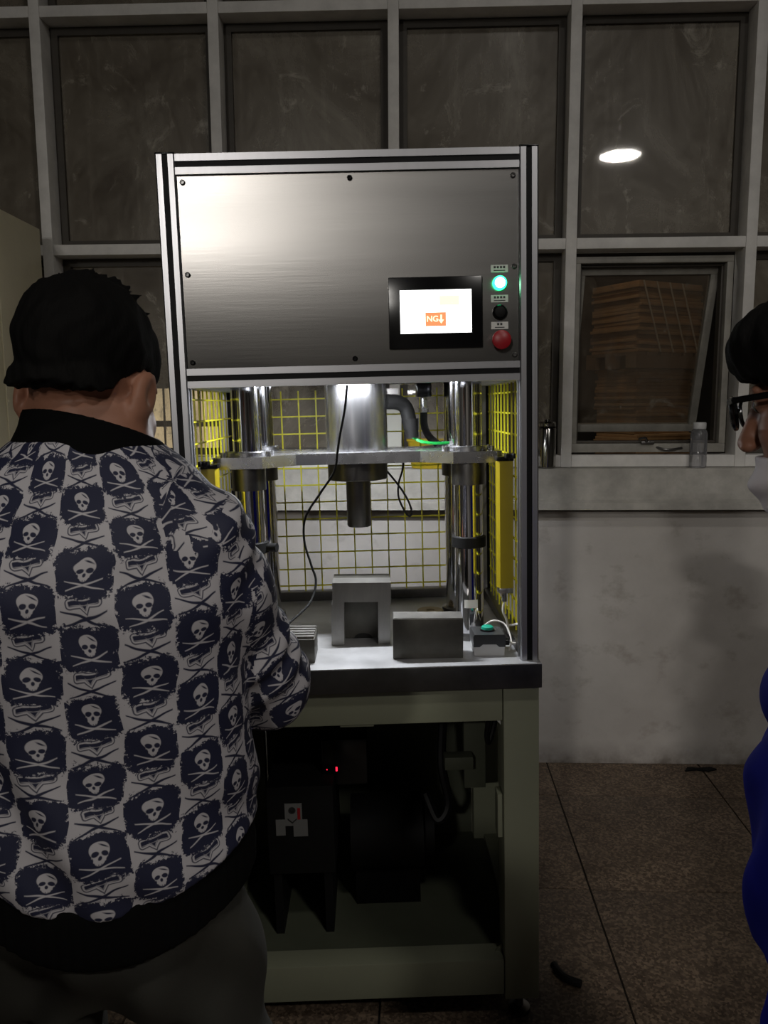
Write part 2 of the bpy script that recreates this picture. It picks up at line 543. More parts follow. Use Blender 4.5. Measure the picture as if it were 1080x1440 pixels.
M['panel_steel'].node_tree.nodes['Principled BSDF'].inputs['Anisotropic Rotation'].default_value = 0.0
_tn = M['panel_steel'].node_tree.nodes.new('ShaderNodeTangent'); _tn.direction_type = 'UV_MAP'; _tn.uv_map = 'UVMap'
M['panel_steel'].node_tree.links.new(_tn.outputs[0], M['panel_steel'].node_tree.nodes['Principled BSDF'].inputs['Tangent'])
M['chrome'] = mat('chromed_steel', (0.72, 0.72, 0.75), 0.09, 1.0)
M['ground_steel'] = mat('ground_steel', (0.50, 0.50, 0.52), 0.27, 1.0, rvar=0.07, scale=14)
M['ram_steel'] = mat('brushed_ram_steel', (0.46, 0.46, 0.48), 0.24, 1.0, var=0.15, scale=8, rvar=0.07, stretch=(1, 1, 0.15))
M['dark_steel'] = mat('dark_oiled_steel', (0.17, 0.165, 0.16), 0.36, 1.0, var=0.3, scale=14, rvar=0.08)
M['table_top'] = mat('lit_ground_table_steel', (0.56, 0.56, 0.57), 0.45, 0.6, var=0.25, scale=9, rvar=0.1)  # ground finish, lightened well beyond the slab to stand in for work light
M['slab_steel'] = mat('table_steel', (0.12, 0.12, 0.12), 0.40, 0.9, var=0.35, scale=9, rvar=0.1, bump=0.05, bscale=60)
M['block_steel'] = mat('milled_steel', (0.36, 0.35, 0.335), 0.42, 0.9, var=0.25, scale=18, rvar=0.1, stretch=(1, 1, 0.3))
M['block_dark'] = mat('blackened_steel', (0.14, 0.135, 0.12), 0.5, 0.85, var=0.25, scale=20)
M['hole'] = mat('hole_black', (0.004, 0.004, 0.004), 0.8)
M['brass'] = mat('dull_brass', (0.36, 0.28, 0.16), 0.45, 0.9, var=0.2, scale=30)
M['yellow_wire'] = mat('yellow_wire_coating', (0.60, 0.56, 0.02), 0.4)
M['yellow_box'] = mat('yellow_enamel', (0.26, 0.20, 0.006), 0.35)
M['yellow_tub'] = mat('yellow_plastic', (0.55, 0.40, 0.02), 0.5, var=0.25, scale=12)
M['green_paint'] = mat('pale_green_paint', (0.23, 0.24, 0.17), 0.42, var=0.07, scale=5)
M['green_shaded'] = mat('shaded_green_paint', (0.075, 0.082, 0.055), 0.6, var=0.2, scale=6)  # base green darkened, putting the shade inside the base into the colour
M['black_plastic'] = mat('black_plastic', (0.004, 0.004, 0.0045), 0.18, spec=0.35)
M['black_matt'] = mat('black_paint', (0.006, 0.006, 0.006), 0.65, var=0.3, scale=30, spec=0.2)
M['rubber'] = mat('black_rubber', (0.006, 0.006, 0.006), 0.5, spec=0.2)
M['screen'] = emission('screen_white', (1.0, 1.0, 0.98), 3.2)
M['screen_orange'] = emission('screen_orange', (1.0, 0.34, 0.13), 0.85)
M['screen_yellow'] = emission('screen_yellow', (1.0, 0.95, 0.62), 1.15)
M['screen_text'] = emission('screen_text', (1.0, 0.93, 0.62), 1.3)
M['screen_line'] = emission('screen_grey', (0.85, 0.87, 0.92), 0.98)
M['green_lit'] = emission('green_lamp', (0.02, 1.0, 0.30), 5.0)
M['green_core'] = emission('green_lamp_core', (0.65, 1.0, 0.80), 9.0)
M['led_red'] = emission('red_digit', (1.0, 0.02, 0.06), 1.6)
M['label'] = mat('label_paper', (0.55, 0.55, 0.52), 0.6)
M['shaded_label'] = mat('shaded_label_paper', (0.14, 0.14, 0.135), 0.7)  # sticker paper darkened to stand in for the shade inside the base
M['ink'] = mat('label_ink', (0.02, 0.02, 0.02), 0.6)
M['red'] = mat('red_plastic', (0.27, 0.007, 0.012), 0.4)
M['button_green'] = mat('green_plastic', (0.01, 0.30, 0.20), 0.3)
M['grey_plastic'] = mat('grey_plastic', (0.50, 0.50, 0.50), 0.45)
M['white_cable'] = mat('white_cable', (0.65, 0.62, 0.58), 0.5)
M['green_cable'] = mat('green_hose', (0.01, 0.35, 0.06), 0.4)
M['bulb'] = emission('lamp_lens', (1.0, 0.97, 0.90), 60.0)
M['shade'] = mat('lamp_shade_metal', (0.55, 0.55, 0.55), 0.3, 0.8)
M['led_strip'] = emission('work_light_lens', (0.94, 0.97, 1.0), 9.0)
M['skin'] = mat('skin', (0.29, 0.135, 0.085), 0.5, var=0.12, scale=30, spec=0.3)
M['hair'] = mat('black_hair', (0.0035, 0.0032, 0.003), 0.8, spec=0.1, bump=0.6, scale=60, bscale=220, stretch=(1, 1, 0.25))
M['knit'] = mat('black_knit', (0.004, 0.004, 0.004), 0.95, spec=0.05, bump=0.4, scale=300)
M['trousers'] = mat('olive_cloth', (0.028, 0.027, 0.021), 0.85, var=0.2, scale=14, bump=0.1, bscale=300)
M['blue_cloth'] = mat('blue_work_cloth', (0.001, 0.003, 0.13), 0.8, var=0.3, scale=10, spec=0.1)
M['mask'] = mat('white_mask_cloth', (0.62, 0.58, 0.60), 0.8, bump=0.1, scale=200)
M['shoe'] = mat('black_shoe', (0.015, 0.014, 0.013), 0.5)
M['lens'] = clear_plastic('spectacle_lens', (0.95, 0.96, 0.95), 0.02, 0.0)
M['bottle'] = clear_plastic('clear_plastic', (0.86, 0.86, 0.88), 0.08, 0.10)
M['flask'] = mat('flask_steel', (0.42, 0.41, 0.39), 0.14, 1.0)
M['cardboard'] = mat('brown_cardboard', (0.50, 0.29, 0.13), 0.8, var=0.2, scale=20)
M['strap'] = mat('strap_plastic', (0.7, 0.62, 0.5), 0.4)
M['wood'] = mat('pallet_wood', (0.24, 0.15, 0.085), 0.8, var=0.3, scale=20)
M['lit_window'] = emission('lit_window_pane', (1.0, 0.86, 0.58), 1.7)
M['white_board'] = mat('pale_board', (0.55, 0.55, 0.50), 0.7)

# ------------------------------------------------------------------ large structure
WO, WA = Vector((0, 3.10, 0)), -R(2.0)       # glazed wall frame: x along the wall, y away from the hall


def wpos(u, n, z):
    return (WO.x + u * math.cos(WA) - n * math.sin(WA), WO.y + u * math.sin(WA) + n * math.cos(WA), z)


fl = struct('floor', BM().box(-6, 6, -10.5, 9.5, -0.12, -0.008), M['grout'])
tile_me = None
TA = WA - R(0.9)
tile_mesh_bm = BM().box(-0.3010, 0.3010, -0.2880, 0.2880, -0.012, 0.0, bev=0.002)
nt_ = 0
t0 = Vector((0.614, 2.225))                   # one measured joint crossing
ca, sa = math.cos(TA), math.sin(TA)
first_tile = None
for i in range(-6, 5):
    for j in range(-6, 2):
        cu, cv = (i + 0.5) * 0.607, (j + 0.5) * 0.581
        x = t0.x + cu * ca - cv * sa
        y = t0.y + cu * sa + cv * ca
        if y > 3.3: continue
        if first_tile is None:
            first_tile = obj('tile', tile_mesh_bm, M['terrazzo'], fl)
            o = first_tile
        else:
            o = first_tile.copy(); COL.objects.link(o)
        o.location = (x, y, random.uniform(-0.0012, 0.0008)); o.rotation_euler = (random.uniform(-.0012, .0012), 0, TA)
struct('ceiling', BM().box(-6, 6, -10.5, 9.5, 5.2, 5.3), M['hall_ceiling'])
struct('wall_left', BM().box(-6.1, -6, -10.5, 9.5, 0, 5.2), M['hall_wall'])
struct('wall_right', BM().box(6, 6.1, -10.5, 9.5, 0, 5.2), M['hall_wall'])
struct('wall_front', BM().box(-6, 6, -10.6, -10.5, 0, 5.2), M['hall_wall'])
struct('wall_outer', BM().box(-6, 6, 8.2, 8.3, 0, 5.2), M['dark_wall'])
# lower wall below the glazing
struct('wall_back', BM().box(-5.8, 5.8, 0.0, 0.18, 0, 1.20), M['plaster'], WO, WA)
sb = BM()
sb.prism([(0.17, 1.205), (-0.055, 1.203), (-0.055, 1.085), (-0.075, 1.075), (-0.075, 1.048), (0.0, 1.040), (0.0, 1.03), (0.17, 1.03)], -5.8, 5.8, 'x')
struct('trim_2', sb, M['sillpaint'], WO, WA)
# mullions and transoms
trim = struct_empty('trim_1', WO, WA)
MU = [-2.60, -1.938, -1.277, -0.615, 0.044, 0.705, 1.367, 2.03, 2.69]
for k, u in enumerate(MU):
    obj('mullion', BM().box(u - 0.020, u + 0.020, 0.0, 0.10, 1.205, 5.2, bev=0.002), M['cream'], trim)
TZ = [1.228, 2.04, 2.887, 3.735]
for k in range(len(MU) - 1):
    for z in TZ:
        hh = 0.0225 if z < 1.5 else 0.0195
        obj('transom', BM().box(MU[k] + 0.0205, MU[k + 1] - 0.0205, 0.001, 0.10, z - hh, z + hh, bev=0.002), M['cream'], trim)
nwin = 0
CAS = 5
for k in range(len(MU) - 1):
    for j in range(3):
        if k == CAS and j == 0: continue
        nwin += 1
        a, b = MU[k] + 0.021, MU[k + 1] - 0.021
        z0, z1 = TZ[j] + 0.021 + (0.003 if j == 0 else 0), TZ[j + 1] - 0.021
        we = struct_empty('window_%d' % nwin, WO, WA)
        fb = BM()
        t = 0.028
        fb.box(a, b, 0.082, 0.112, z0, z0 + t); fb.box(a, b, 0.082, 0.112, z1 - t, z1)
        fb.box(a, a + t, 0.082, 0.112, z0 + t, z1 - t); fb.box(b - t, b, 0.082, 0.112, z0 + t, z1 - t)
        obj('inner_frame', fb, M['brown_frame'], we)
        obj('pane', BM().box(a + t - 0.004, b - t + 0.004, 0.095, 0.099, z0 + t - 0.004, z1 - t + 0.004), M['glass'], we)
# the top-hung casement, ajar
nwin += 1
we = struct_empty('window_%d' % nwin, WO, WA)
a, b, z0, z1 = MU[CAS] + 0.021, MU[CAS + 1] - 0.021, TZ[0] + 0.0225, TZ[1] - 0.021


def ring_frame(a, b, z0, z1, y0, y1, t, tb=None):
    tb = tb or t
    f = BM()
    f.box(a, b, y0, y1, z0, z0 + tb, bev=0.002); f.box(a, b, y0, y1, z1 - t, z1, bev=0.002)
    f.box(a, a + t, y0, y1, z0 + tb, z1 - t, bev=0.002); f.box(b - t, b, y0, y1, z0 + tb, z1 - t, bev=0.002)
    return f


obj('casing', ring_frame(a + 0.002, b - 0.022, z0 + 0.008, z1 - 0.02, 0.045, 0.10, 0.024, 0.034), M['sash_paint'], we)
obj('casing_liner', ring_frame(a + 0.026, b - 0.046, z0 + 0.042, z1 - 0.044, 0.075, 0.115, 0.010), M['brown_frame'], we)
sash = bpy.data.objects.new('sash', None); COL.objects.link(sash)
sash.parent = we
sash.location = (0, 0.105, z1 - 0.05); sash.rotation_euler = (R(17), 0, 0)
H_ = z1 - 0.05 - (z0 + 0.05)
obj('sash_frame', ring_frame(a + 0.028, b - 0.050, -H_, 0, 0, 0.03, 0.030, 0.03), M['sash_paint'], sash)
obj('pane', BM().box(a + 0.055, b - 0.077, 0.012, 0.016, -H_ + 0.028, -0.028), M['glass_clean'], sash)
lt = BM().box(1.00, 1.05, 0.030, 0.046, z0 + 0.040, z0 + 0.052, bev=0.003).tube([(1.02, 0.03, z0 + 0.05), (1.01, 0.02, z0 + 0.065), (0.985, 0.018, z0 + 0.060)], 0.005)
obj('latch', lt, M['dark_steel'], we)
st = BM().tube([(1.06, 0.05, z0 + 0.028), (1.10, 0.03, z0 + 0.018), (1.16, 0.045, z0 + 0.024)], 0.005)
obj('stay_bar', st, M['dark_steel'], we)

# distant lit window beyond the glazing, with bars
lw = struct_empty('window_%d' % (nwin + 1), (-2.10, 8.12, 0))
obj('pane', BM().box(-0.75, 0.55, -0.01, 0.0, 0.75, 1.62), M['lit_window'], lw)
obj('inner_frame', ring_frame(-0.80, 0.60, 0.70, 1.67, -0.05, 0.02, 0.05), M['brown_frame'], lw)
for k in range(11):
    obj('bar', BM().cyl((-0.70 + k * 0.12, -0.06, 0.70), (-0.70 + k * 0.12, -0.06, 1.67), 0.011, n=6), M['brown_frame'], lw)
for z in (1.27,):
    obj('bar', BM().box(-0.8, 0.6, -0.065, -0.04, z - 0.03, z + 0.03), M['brown_frame'], lw)


# ------------------------------------------------------------------ hall lamps and added fill lamps
def hall_lamp(name, spec, label):
    x, y, z = spec['loc']
    t = thing('pendant_lamp', label, 'lamp', (x, y, z), group=None)
    obj('shade', BM().lathe([(0.215, 0.0), (0.20, 0.02), (0.10, 0.13), (0.07, 0.15), (0.07, 0.28), (0.02, 0.30)]), M['shade'], t)
    obj('lens', BM().lathe([(0.205, 0.004), (0.12, 0.018), (0.02, 0.022)]), M['bulb'], t)
    obj('rod', BM().cyl((0, 0, 0.30), (0, 0, 5.2 - z), 0.012, n=8), M['dark_steel'], t)
    L = bpy.data.lights.new('lamp_glow', 'AREA'); L.shape = 'DISK'; L.size = 0.40
    L.energy = spec['watts']; L.color = (1.0, 0.955, 0.89)
    lo = bpy.data.objects.new('lamp_glow', L); COL.objects.link(lo)
    lo.parent = t; lo.location = (0, 0, -0.004)
    return t


hall_lamp('key', LAMP_KEY, 'far high-bay pendant lamp hanging at the back left of the hall')
hall_lamp('mid', LAMP_MID, 'high-bay pendant lamp hanging in the left half of the hall, nearer than the far one')
hall_lamp('side', LAMP_SIDE, 'high-bay pendant lamp with a glowing lens, mirrored in the upper right window')
FILL_NEXT = dict(loc=(0.95, 3.72, 3.5), watts=8)  # unseen lamp added to brighten the cardboard stacks
hall_lamp('next', FILL_NEXT, 'added pendant fill lamp, unseen in the room beyond the glazed wall')
hall_lamp('top', FILL_TOP, 'added high-bay fill lamp, unseen, almost overhead in the middle of the hall')

# ------------------------------------------------------------------ press machine
LEAN, YAW = -0.020, R(1.0)
PX, PY = -0.031, 1.70
press = thing('press_machine', 'tall aluminium framed press machine on a pale green base with lit touch screen', 'machine', (PX, PY, 0), (0, 0, 0))
press.rotation_euler = (Matrix.Rotation(YAW, 3, 'Z') @ Matrix.Rotation(LEAN, 3, 'Y')).to_euler()
PM = Matrix.Translation((PX, PY, 0)) @ (Matrix.Rotation(YAW, 4, 'Z') @ Matrix.Rotation(LEAN, 4, 'Y'))
def part(name, bm, m, parent=None, angle=35): return obj(name, bm, m, parent or press, angle=angle)
def mw(x, y, z): return tuple(PM @ Vector((x, y, z)))

TT = 0.878      # table top
def post(x0, y0, z0, z1, sx=1):
    """square aluminium profile with a slot on each side"""
    w_, g, d = 0.040, 0.006, 0.007
    pts = []
    h = w_ / 2
    for q in range(4):
        c_, s_ = round(math.cos(q * PI / 2)), round(math.sin(q * PI / 2))
        for a, b_ in ((-h + 0.003, -h), (-g, -h), (-g, -h + d), (g, -h + d), (g, -h), (h - 0.003, -h)):
            pts.append((x0 + a * c_ - b_ * s_, y0 + a * s_ + b_ * c_))
    p = part('post', BM().prism(pts, z0, z1, 'z'), M['alu'])
    part('slot_strip', BM().box(x0 - g, x0 + g, y0 - h + 0.003, y0 - h + d + 0.001, z0, z1), M['black_strip'], p)
    part('slot_strip', BM().box(x0 - sx * (h - 0.003), x0 - sx * (h - d - 0.001), y0 - g, y0 + g, z0, z1), M['black_strip'], p)
    part('end_cap', BM().box(x0 - h, x0 + h, y0 - h, y0 + h, z1, z1 + 0.004, bev=0.0015), M['black_plastic'], p)
for sx in (-1, 1):
    post(sx * 0.37, 0.02, TT, 1.962, sx)
    post(sx * 0.37, 0.62, TT, 1.962, sx)
def beam_x(z, y, name='cross_beam'):
    h, g = 0.020, 0.006
    poly = [(y - h, z - h), (y - h, z - g), (y - h + .007, z - g), (y - h + .007, z + g), (y - h, z + g), (y - h, z + h), (y + h, z + h), (y + h, z - h)]
    p = part(name, BM().prism(poly, -0.35, 0.35, 'x'), M['alu'])
    part('slot_strip', BM().box(-0.35, 0.35, y - h + 0.003, y - h + 0.008, z - g, z + g), M['black_strip'], p)
beam_x(1.942, 0.02); beam_x(1.513, 0.02); beam_x(1.942, 0.62)
for sx in (-1, 1):
    for z in (1.942, 1.513):
        p = part('side_beam', BM().box(sx * 0.37 - 0.02, sx * 0.37 + 0.02, 0.04, 0.60, z - 0.02, z + 0.02, bev=0.002), M['alu'])
# housing
part('front_panel', BM().box(-0.349, 0.349, 0.008, 0.011, 1.534, 1.921), M['panel_steel'])
for sx in (-1, 1):
    part('side_panel', BM().box(sx * 0.372 - 0.0015, sx * 0.372 + 0.0015, 0.042, 0.598, 1.534, 1.921), M['panel_steel'])
part('back_panel', BM().box(-0.349, 0.349, 0.618, 0.621, 1.534, 1.921), M['panel_steel'])
part('top_panel', BM().box(-0.349, 0.349, 0.042, 0.598, 1.952, 1.955), M['panel_steel'])
part('press_bed', BM().box(-0.345, 0.345, 0.12, 0.598, 1.535, 1.565), M['dark_steel'])
for (x, z) in ((-0.338, 1.908), (0.003, 1.910), (0.338, 1.908), (-0.338, 1.725), (0.340, 1.727), (-0.338, 1.546), (0.003, 1.546), (0.340, 1.546)):
    part('screw', BM().lathe([(0.0055, 0), (0.0055, 0.003), (0.0035, 0.0045), (0.0028, 0.0045), (0.0026, 0.002)], (x, 0.008, z), 12, Matrix.Rotation(R(90), 3, 'X')), M['black_plastic'] if x < 0.1 else M['dark_steel'])
# touch screen
hx0, hx1, hz0, hz1 = 0.076, 0.272, 1.563, 1.709
bez = BM().box(hx0, hx1, -0.001, 0.008, hz0, hz1, bev=0.002)
hmi = part('touch_screen', bez, M['black_plastic'])
sx0, sx1, sz0, sz1 = 0.100, 0.249, 1.594, 1.682
part('display', BM().box(sx0, sx1, -0.0016, -0.001, sz0, sz1), M['screen'], hmi)
SW, SH = sx1 - sx0, sz1 - sz0
def sr(u0, u1, v0, v1, m, name, y=-0.0021):
    part(name, BM().box(sx0 + u0 * SW, sx0 + u1 * SW, y, -0.0016, sz1 - v1 * SH, sz1 - v0 * SH), m, hmi)
sr(0.35, 0.64, 0.52, 0.84, M['screen_orange'], 'warning_field')
sr(0.55, 0.83, 0.14, 0.36, M['screen_yellow'], 'yellow_field')
for v in (0.22, 0.42, 0.60, 0.80):
    sr(0.86, 0.93, v, v + 0.03, M['screen_line'], 'menu_line')
def text(s, x, z, y, size, m, parent, name='lettering'):
    c = bpy.data.curves.new(name, 'FONT')
    c.body = s; c.size = size; c.extrude = 0.0002; c.align_x = 'CENTER'; c.align_y = 'CENTER'; c.offset = size * 0.02
    tmp = bpy.data.objects.new('t', c); COL.objects.link(tmp)
    dg = bpy.context.evaluated_depsgraph_get()
    me = bpy.data.meshes.new_from_object(tmp.evaluated_get(dg))
    bpy.data.objects.remove(tmp)
    me.transform(Matrix.Translation((x, y, z)) @ Matrix.Rotation(R(90), 4, 'X'))
    me.materials.clear(); me.materials.append(m)
    o = bpy.data.objects.new(name, me); COL.objects.link(o); o.parent = parent
    return o
text('NG', sx0 + 0.450 * SW, sz1 - 0.675 * SH, -0.0024, 0.0165, M['screen_text'], hmi)
ax_, az_ = sx0 + 0.572 * SW, sz1 - 0.68 * SH
part('arrow', BM().prism([(ax_ - .0018, az_ + .009), (ax_ + .0018, az_ + .009), (ax_ + .0018, az_ - .001), (ax_ + .006, az_ - .001), (ax_, az_ - .009), (ax_ - .006, az_ - .001), (ax_ - .0018, az_ - .001)], -0.0024, -0.002, 'y'), M['screen_text'], hmi)
# buttons with labels
BX = 0.309
def tagplate(z, n, wide=0.036):
    p = part('label_plate', BM().box(BX - wide / 2, BX + wide / 2, 0.0065, 0.008, z - 0.0075, z + 0.0075), M['label'])
    for k in range(n):
        x = BX + (k - (n - 1) / 2) * 0.0065
        part('glyph', BM().box(x - 0.0022, x + 0.0022, 0.0062, 0.0066, z + 0.0005, z + 0.0050), M['ink'], p)
    part('glyph', BM().box(BX - 0.008 - n * .001, BX + 0.008 + n * .001, 0.0062, 0.0066, z - 0.0048, z - 0.0030), M['ink'], p)
tagplate(1.723, 4); tagplate(1.662, 4); tagplate(1.607, 2)
RX = Matrix.Rotation(R(90), 3, 'X')
g = part('indicator_lamp', BM().lathe([(0.0145, 0), (0.0145, 0.008), (0.012, 0.009)], (BX, 0.008, 1.6935), 28, RX), M['green_lit'])
part('lamp_core', BM().lathe([(0.0105, 0.008), (0.0105, 0.011), (0.007, 0.0135), (0.001, 0.0145)], (BX, 0.008, 1.6935), 24, RX), M['green_core'], g)
g = part('push_button', BM().lathe([(0.0155, 0), (0.0155, 0.006), (0.0135, 0.008), (0.0125, 0.008), (0.0120, 0.006)], (BX, 0.008, 1.634), 28, RX), M['black_plastic'])
part('button_cap', BM().lathe([(0.0115, 0.005), (0.0115, 0.010), (0.010, 0.011)], (BX, 0.008, 1.634), 24, RX), M['black_matt'], g)
g = part('emergency_button', BM().lathe([(0.011, 0), (0.011, 0.016), (0.0185, 0.018), (0.0200, 0.022), (0.0195, 0.028), (0.015, 0.031), (0.002, 0.032)], (BX, 0.008, 1.576), 32, RX), M['red'])
part('collar', BM().lathe([(0.0150, 0), (0.0150, 0.006), (0.012, 0.007)], (BX, 0.008, 1.576), 28, RX), M['black_plastic'], g)

# guide columns, crosshead, ram
CX, CF, CR_, CRAD = 0.262, 0.20, 0.45, 0.034
for sx in (-1, 1):
    for y in (CF, CR_):
        front = y == CF
        c = part('guide_column', BM().cyl((sx * CX, y, TT), (sx * CX, y, 1.536), CRAD, n=40), M['chrome'])
        part('bushing', BM().lathe([(0.0405, 1.255), (0.0405, 1.308)], (sx * CX, y, 0), 36), M['dark_steel'], c)
        part('flange', BM().lathe([(0.046, 1.3355), (0.046, 1.345), (0.044, 1.347), (0.0345, 1.347)], (sx * CX, y, 0), 36), M['ground_steel'], c)
        part('base_flange', BM().lathe([(0.045, TT), (0.045, TT + 0.012), (0.035, TT + 0.014)], (sx * CX, y, 0), 36), M['dark_steel'], c)
        if front:
            part('stop_collar', BM().lathe([(0.036, 1.102), (0.041, 1.104), (0.041, 1.128), (0.036, 1.130)], (sx * CX, y, 0), 36), M['black_matt'], c)
            if sx < 0:
                part('clamp_knob', BM().cyl((-CX + 0.036, y - 0.01, 1.116), (-CX + 0.062, y - 0.018, 1.116), 0.009, 0.011, n=16), M['black_matt'], c)
            else:
                lp = BM()
                n = 10
                vs = []
                for k in range(n + 1):
                    a_ = R(-118 + 56 * k / n)
                    vs.append([(CX + 0.0346 * math.cos(a_), y + 0.0346 * math.sin(a_), z) for z in (0.957, 0.977)])
                for k in range(n):
                    q = [lp.b.verts.new(v) for v in (vs[k][0], vs[k + 1][0], vs[k + 1][1], vs[k][1])]
                    lp.b.faces.new(q)
                bmesh.ops.remove_doubles(lp.b, verts=lp.b.verts, dist=1e-5)
                part('paper_label', lp, M['label'], c)
half = [(0.0, 0.222), (0.150, 0.222), (0.158, 0.214), (0.165, 0.222 - 0.014), (0.222, 0.150), (0.325, 0.150), (0.338, 0.163), (0.338, 0.250), (0.29, 0.262),
        (0.29, 0.39), (0.338, 0.40), (0.338, 0.487), (0.325, 0.50), (0.222, 0.50), (0.165, 0.445), (0.0, 0.445)]
poly = [(x, y) for x, y in half] + [(-x, y) for x, y in half[::-1] if x > 0]
plate = part('crosshead_plate', BM().prism(poly, 1.308, 1.335, 'z'), M['ground_steel'], angle=25)
for sx in (-1, 1):
    for (dx, dy) in ((-0.05, -0.028), (0.05, -0.028), (0.05, 0.028), (-0.05, 0.028)):
        part('bolt', BM().lathe([(0.007, 1.335), (0.007, 1.346), (0.004, 1.346), (0.0038, 1.341)], (sx * CX + dx * 1.05, CF + dy, 0), 12), M['ground_steel'], plate)
ram = part('ram_cylinder', BM().lathe([(0.078, 1.3355), (0.078, 1.536)], (-0.004, 0.33, 0), 48), M['ram_steel'])
part('ram_flange', BM().lathe([(0.074, 1.262), (0.076, 1.264), (0.076, 1.308)], (-0.004, 0.33, 0), 48), M['dark_steel'], ram)
part('ram_rod', BM().lathe([(0.029, 1.140), (0.031, 1.143), (0.031, 1.262)], (-0.004, 0.33, 0), 36), M['dark_steel'], ram)
# hydraulics behind the ram
vb = part('valve_block', BM().box(0.085, 0.205, 0.40, 0.50, 1.50, 1.536, bev=0.004).box(0.155, 0.195, 0.41, 0.48, 1.465, 1.50, bev=0.004), M['black_plastic'])
part('hose_fitting', BM().cyl((0.175, 0.44, 1.43), (0.175, 0.44, 1.468), 0.010, n=12).cyl((0.175, 0.44, 1.425), (0.175, 0.44, 1.437), 0.014, n=6), M['ground_steel'], vb)
part('hose', BM().tube([(0.175, 0.44, 1.43), (0.176, 0.44, 1.39), (0.188, 0.43, 1.36), (0.222, 0.41, 1.33), (0.262, 0.42, 1.30)], 0.010, 10), M['rubber'], vb)
part('elbow_connector', BM().tube([(0.070, 0.33, 1.455), (0.105, 0.35, 1.452), (0.125, 0.36, 1.435), (0.135, 0.36, 1.385)], 0.019, 12).cyl((0.135, 0.36, 1.41), (0.138, 0.36, 1.362), 0.021, 0.017, n=14), M['black_matt'], vb)
part('elbow_bracket', BM().box(0.075, 0.105, 0.35, 0.362, 1.474, 1.488).box(0.08, 0.10, 0.34, 0.36, 1.458, 1.470), M['dark_steel'], vb)
part('signal_cable', BM().tube([(0.138, 0.36, 1.365), (0.16, 0.35, 1.352), (0.195, 0.36, 1.346), (0.235, 0.38, 1.345)], 0.004, 8), M['green_cable'], vb)
# safety mesh
def mesh_wires(bm, axis, fixed, lo, hi, z0, z1, pitch=0.05, t=0.0019, off=0.0):
    n = int((hi - lo) / pitch)
    for k in range(n + 1):
        a_ = lo + off + k * pitch
        if a_ > hi: break
        if axis == 'x': bm.box(a_ - t, a_ + t, fixed - t, fixed + t, z0, z1)
        else: bm.box(fixed - t, fixed + t, a_ - t, a_ + t, z0, z1)
    z = z0 + 0.02
    while z < z1:
        if axis == 'x': bm.box(lo, hi, fixed + t, fixed + 3 * t, z - t, z + t)
        else: bm.box(fixed + t, fixed + 3 * t, lo, hi, z - t, z + t)
        z += pitch
for nm, ax, fx, lo, hi in (('back', 'x', 0.622, -0.348, 0.348), ('side', 'y', -0.372, 0.045, 0.597), ('side', 'y', 0.368, 0.045, 0.597)):
    g = BM(); mesh_wires(g, ax, fx, lo, hi, 0.90, 1.493, off=0.024 if ax == 'x' else 0.01)
    o = part('safety_mesh', g, M['yellow_wire']); o['kind'] = 'stuff'
    fb = BM()
    if ax == 'x':
        fb.box(lo, hi, 0.602, 0.640, TT, 0.905, bev=0.003)
    else:
        fb.box(fx - 0.016, fx + 0.016, lo, hi, TT, 0.903, bev=0.003)
    part('mesh_rail', fb, M['dark_steel'])
# light curtains
for sx in (-1, 1):
    lc = part('light_curtain', BM().prism([(sx * 0.312, 0.095), (sx * 0.318, 0.075), (sx * 0.348, 0.075), (sx * 0.348, 0.115), (sx * 0.318, 0.115)], 1.025, 1.316, 'z'), M['yellow_box'])
    part('curtain_cap', BM().box(sx * 0.312, sx * 0.350, 0.075, 0.117, 1.316, 1.326, bev=0.002).box(sx * 0.33, sx * 0.352, 0.06, 0.09, 1.322, 1.334, bev=0.002), M['black_plastic'], lc)
    part('curtain_cap', BM().box(sx * 0.316, sx * 0.348, 0.077, 0.113, 1.012, 1.025, bev=0.002).cyl((sx * 0.33, 0.095, 0.99), (sx * 0.33, 0.095, 1.013), 0.006, n=10), M['ground_steel'], lc)
    part('curtain_cable', BM().tube([(sx * 0.33, 0.095, 0.99), (sx * 0.328, 0.10, 0.965), (sx * 0.338, 0.11, 0.94), (sx * 0.345, 0.12, 0.905)], 0.0028, 6), M['white_cable'], lc)
# work light under the front beam
wl = part('work_light', BM().box(-0.135, 0.085, 0.200, 0.228, 1.512, 1.534, bev=0.002), M['alu'])
part('light_lens', BM().box(-0.130, 0.080, 0.204, 0.224, 1.507, 1.5115), M['led_strip'], wl)
L = bpy.data.lights.new('work_glow', 'AREA')
L.shape = 'RECTANGLE'; L.size = 0.20; L.size_y = 0.02; L.energy = WORK_W; L.color = (0.93, 0.96, 1.0)
lo = bpy.data.objects.new('work_glow', L); COL.objects.link(lo)
lo.parent = press; lo.location = (-0.025, 0.214, 1.505)
lo.rotation_euler = (0, 0, 0)
# second strip at the back, shining out to the wall
wl = part('work_light', BM().box(-0.20, 0.20, 0.642, 0.668, 1.516, 1.534, bev=0.002), M['alu'])
part('light_lens', BM().box(-0.195, 0.195, 0.646, 0.664, 1.511, 1.5155), M['led_strip'], wl)
L = bpy.data.lights.new('work_glow', 'AREA')
L.shape = 'RECTANGLE'; L.size = 0.38; L.size_y = 0.02; L.energy = BACK_W; L.color = (0.95, 0.97, 1.0)
lo = bpy.data.objects.new('work_glow', L); COL.objects.link(lo)
L.spread = R(95)
lo.parent = press; lo.location = (0.0, 0.658, 1.509)
lo.rotation_euler = (R(48), 0, 0)
# table slab
part('table_slab', BM().box(-0.393, 0.393, -0.022, 0.66, 0.822, TT - 0.002, bev=0.002), M['slab_steel'])
part('table_top', BM().box(-0.392, 0.392, -0.021, 0.659, TT - 0.002, TT), M['table_top'])
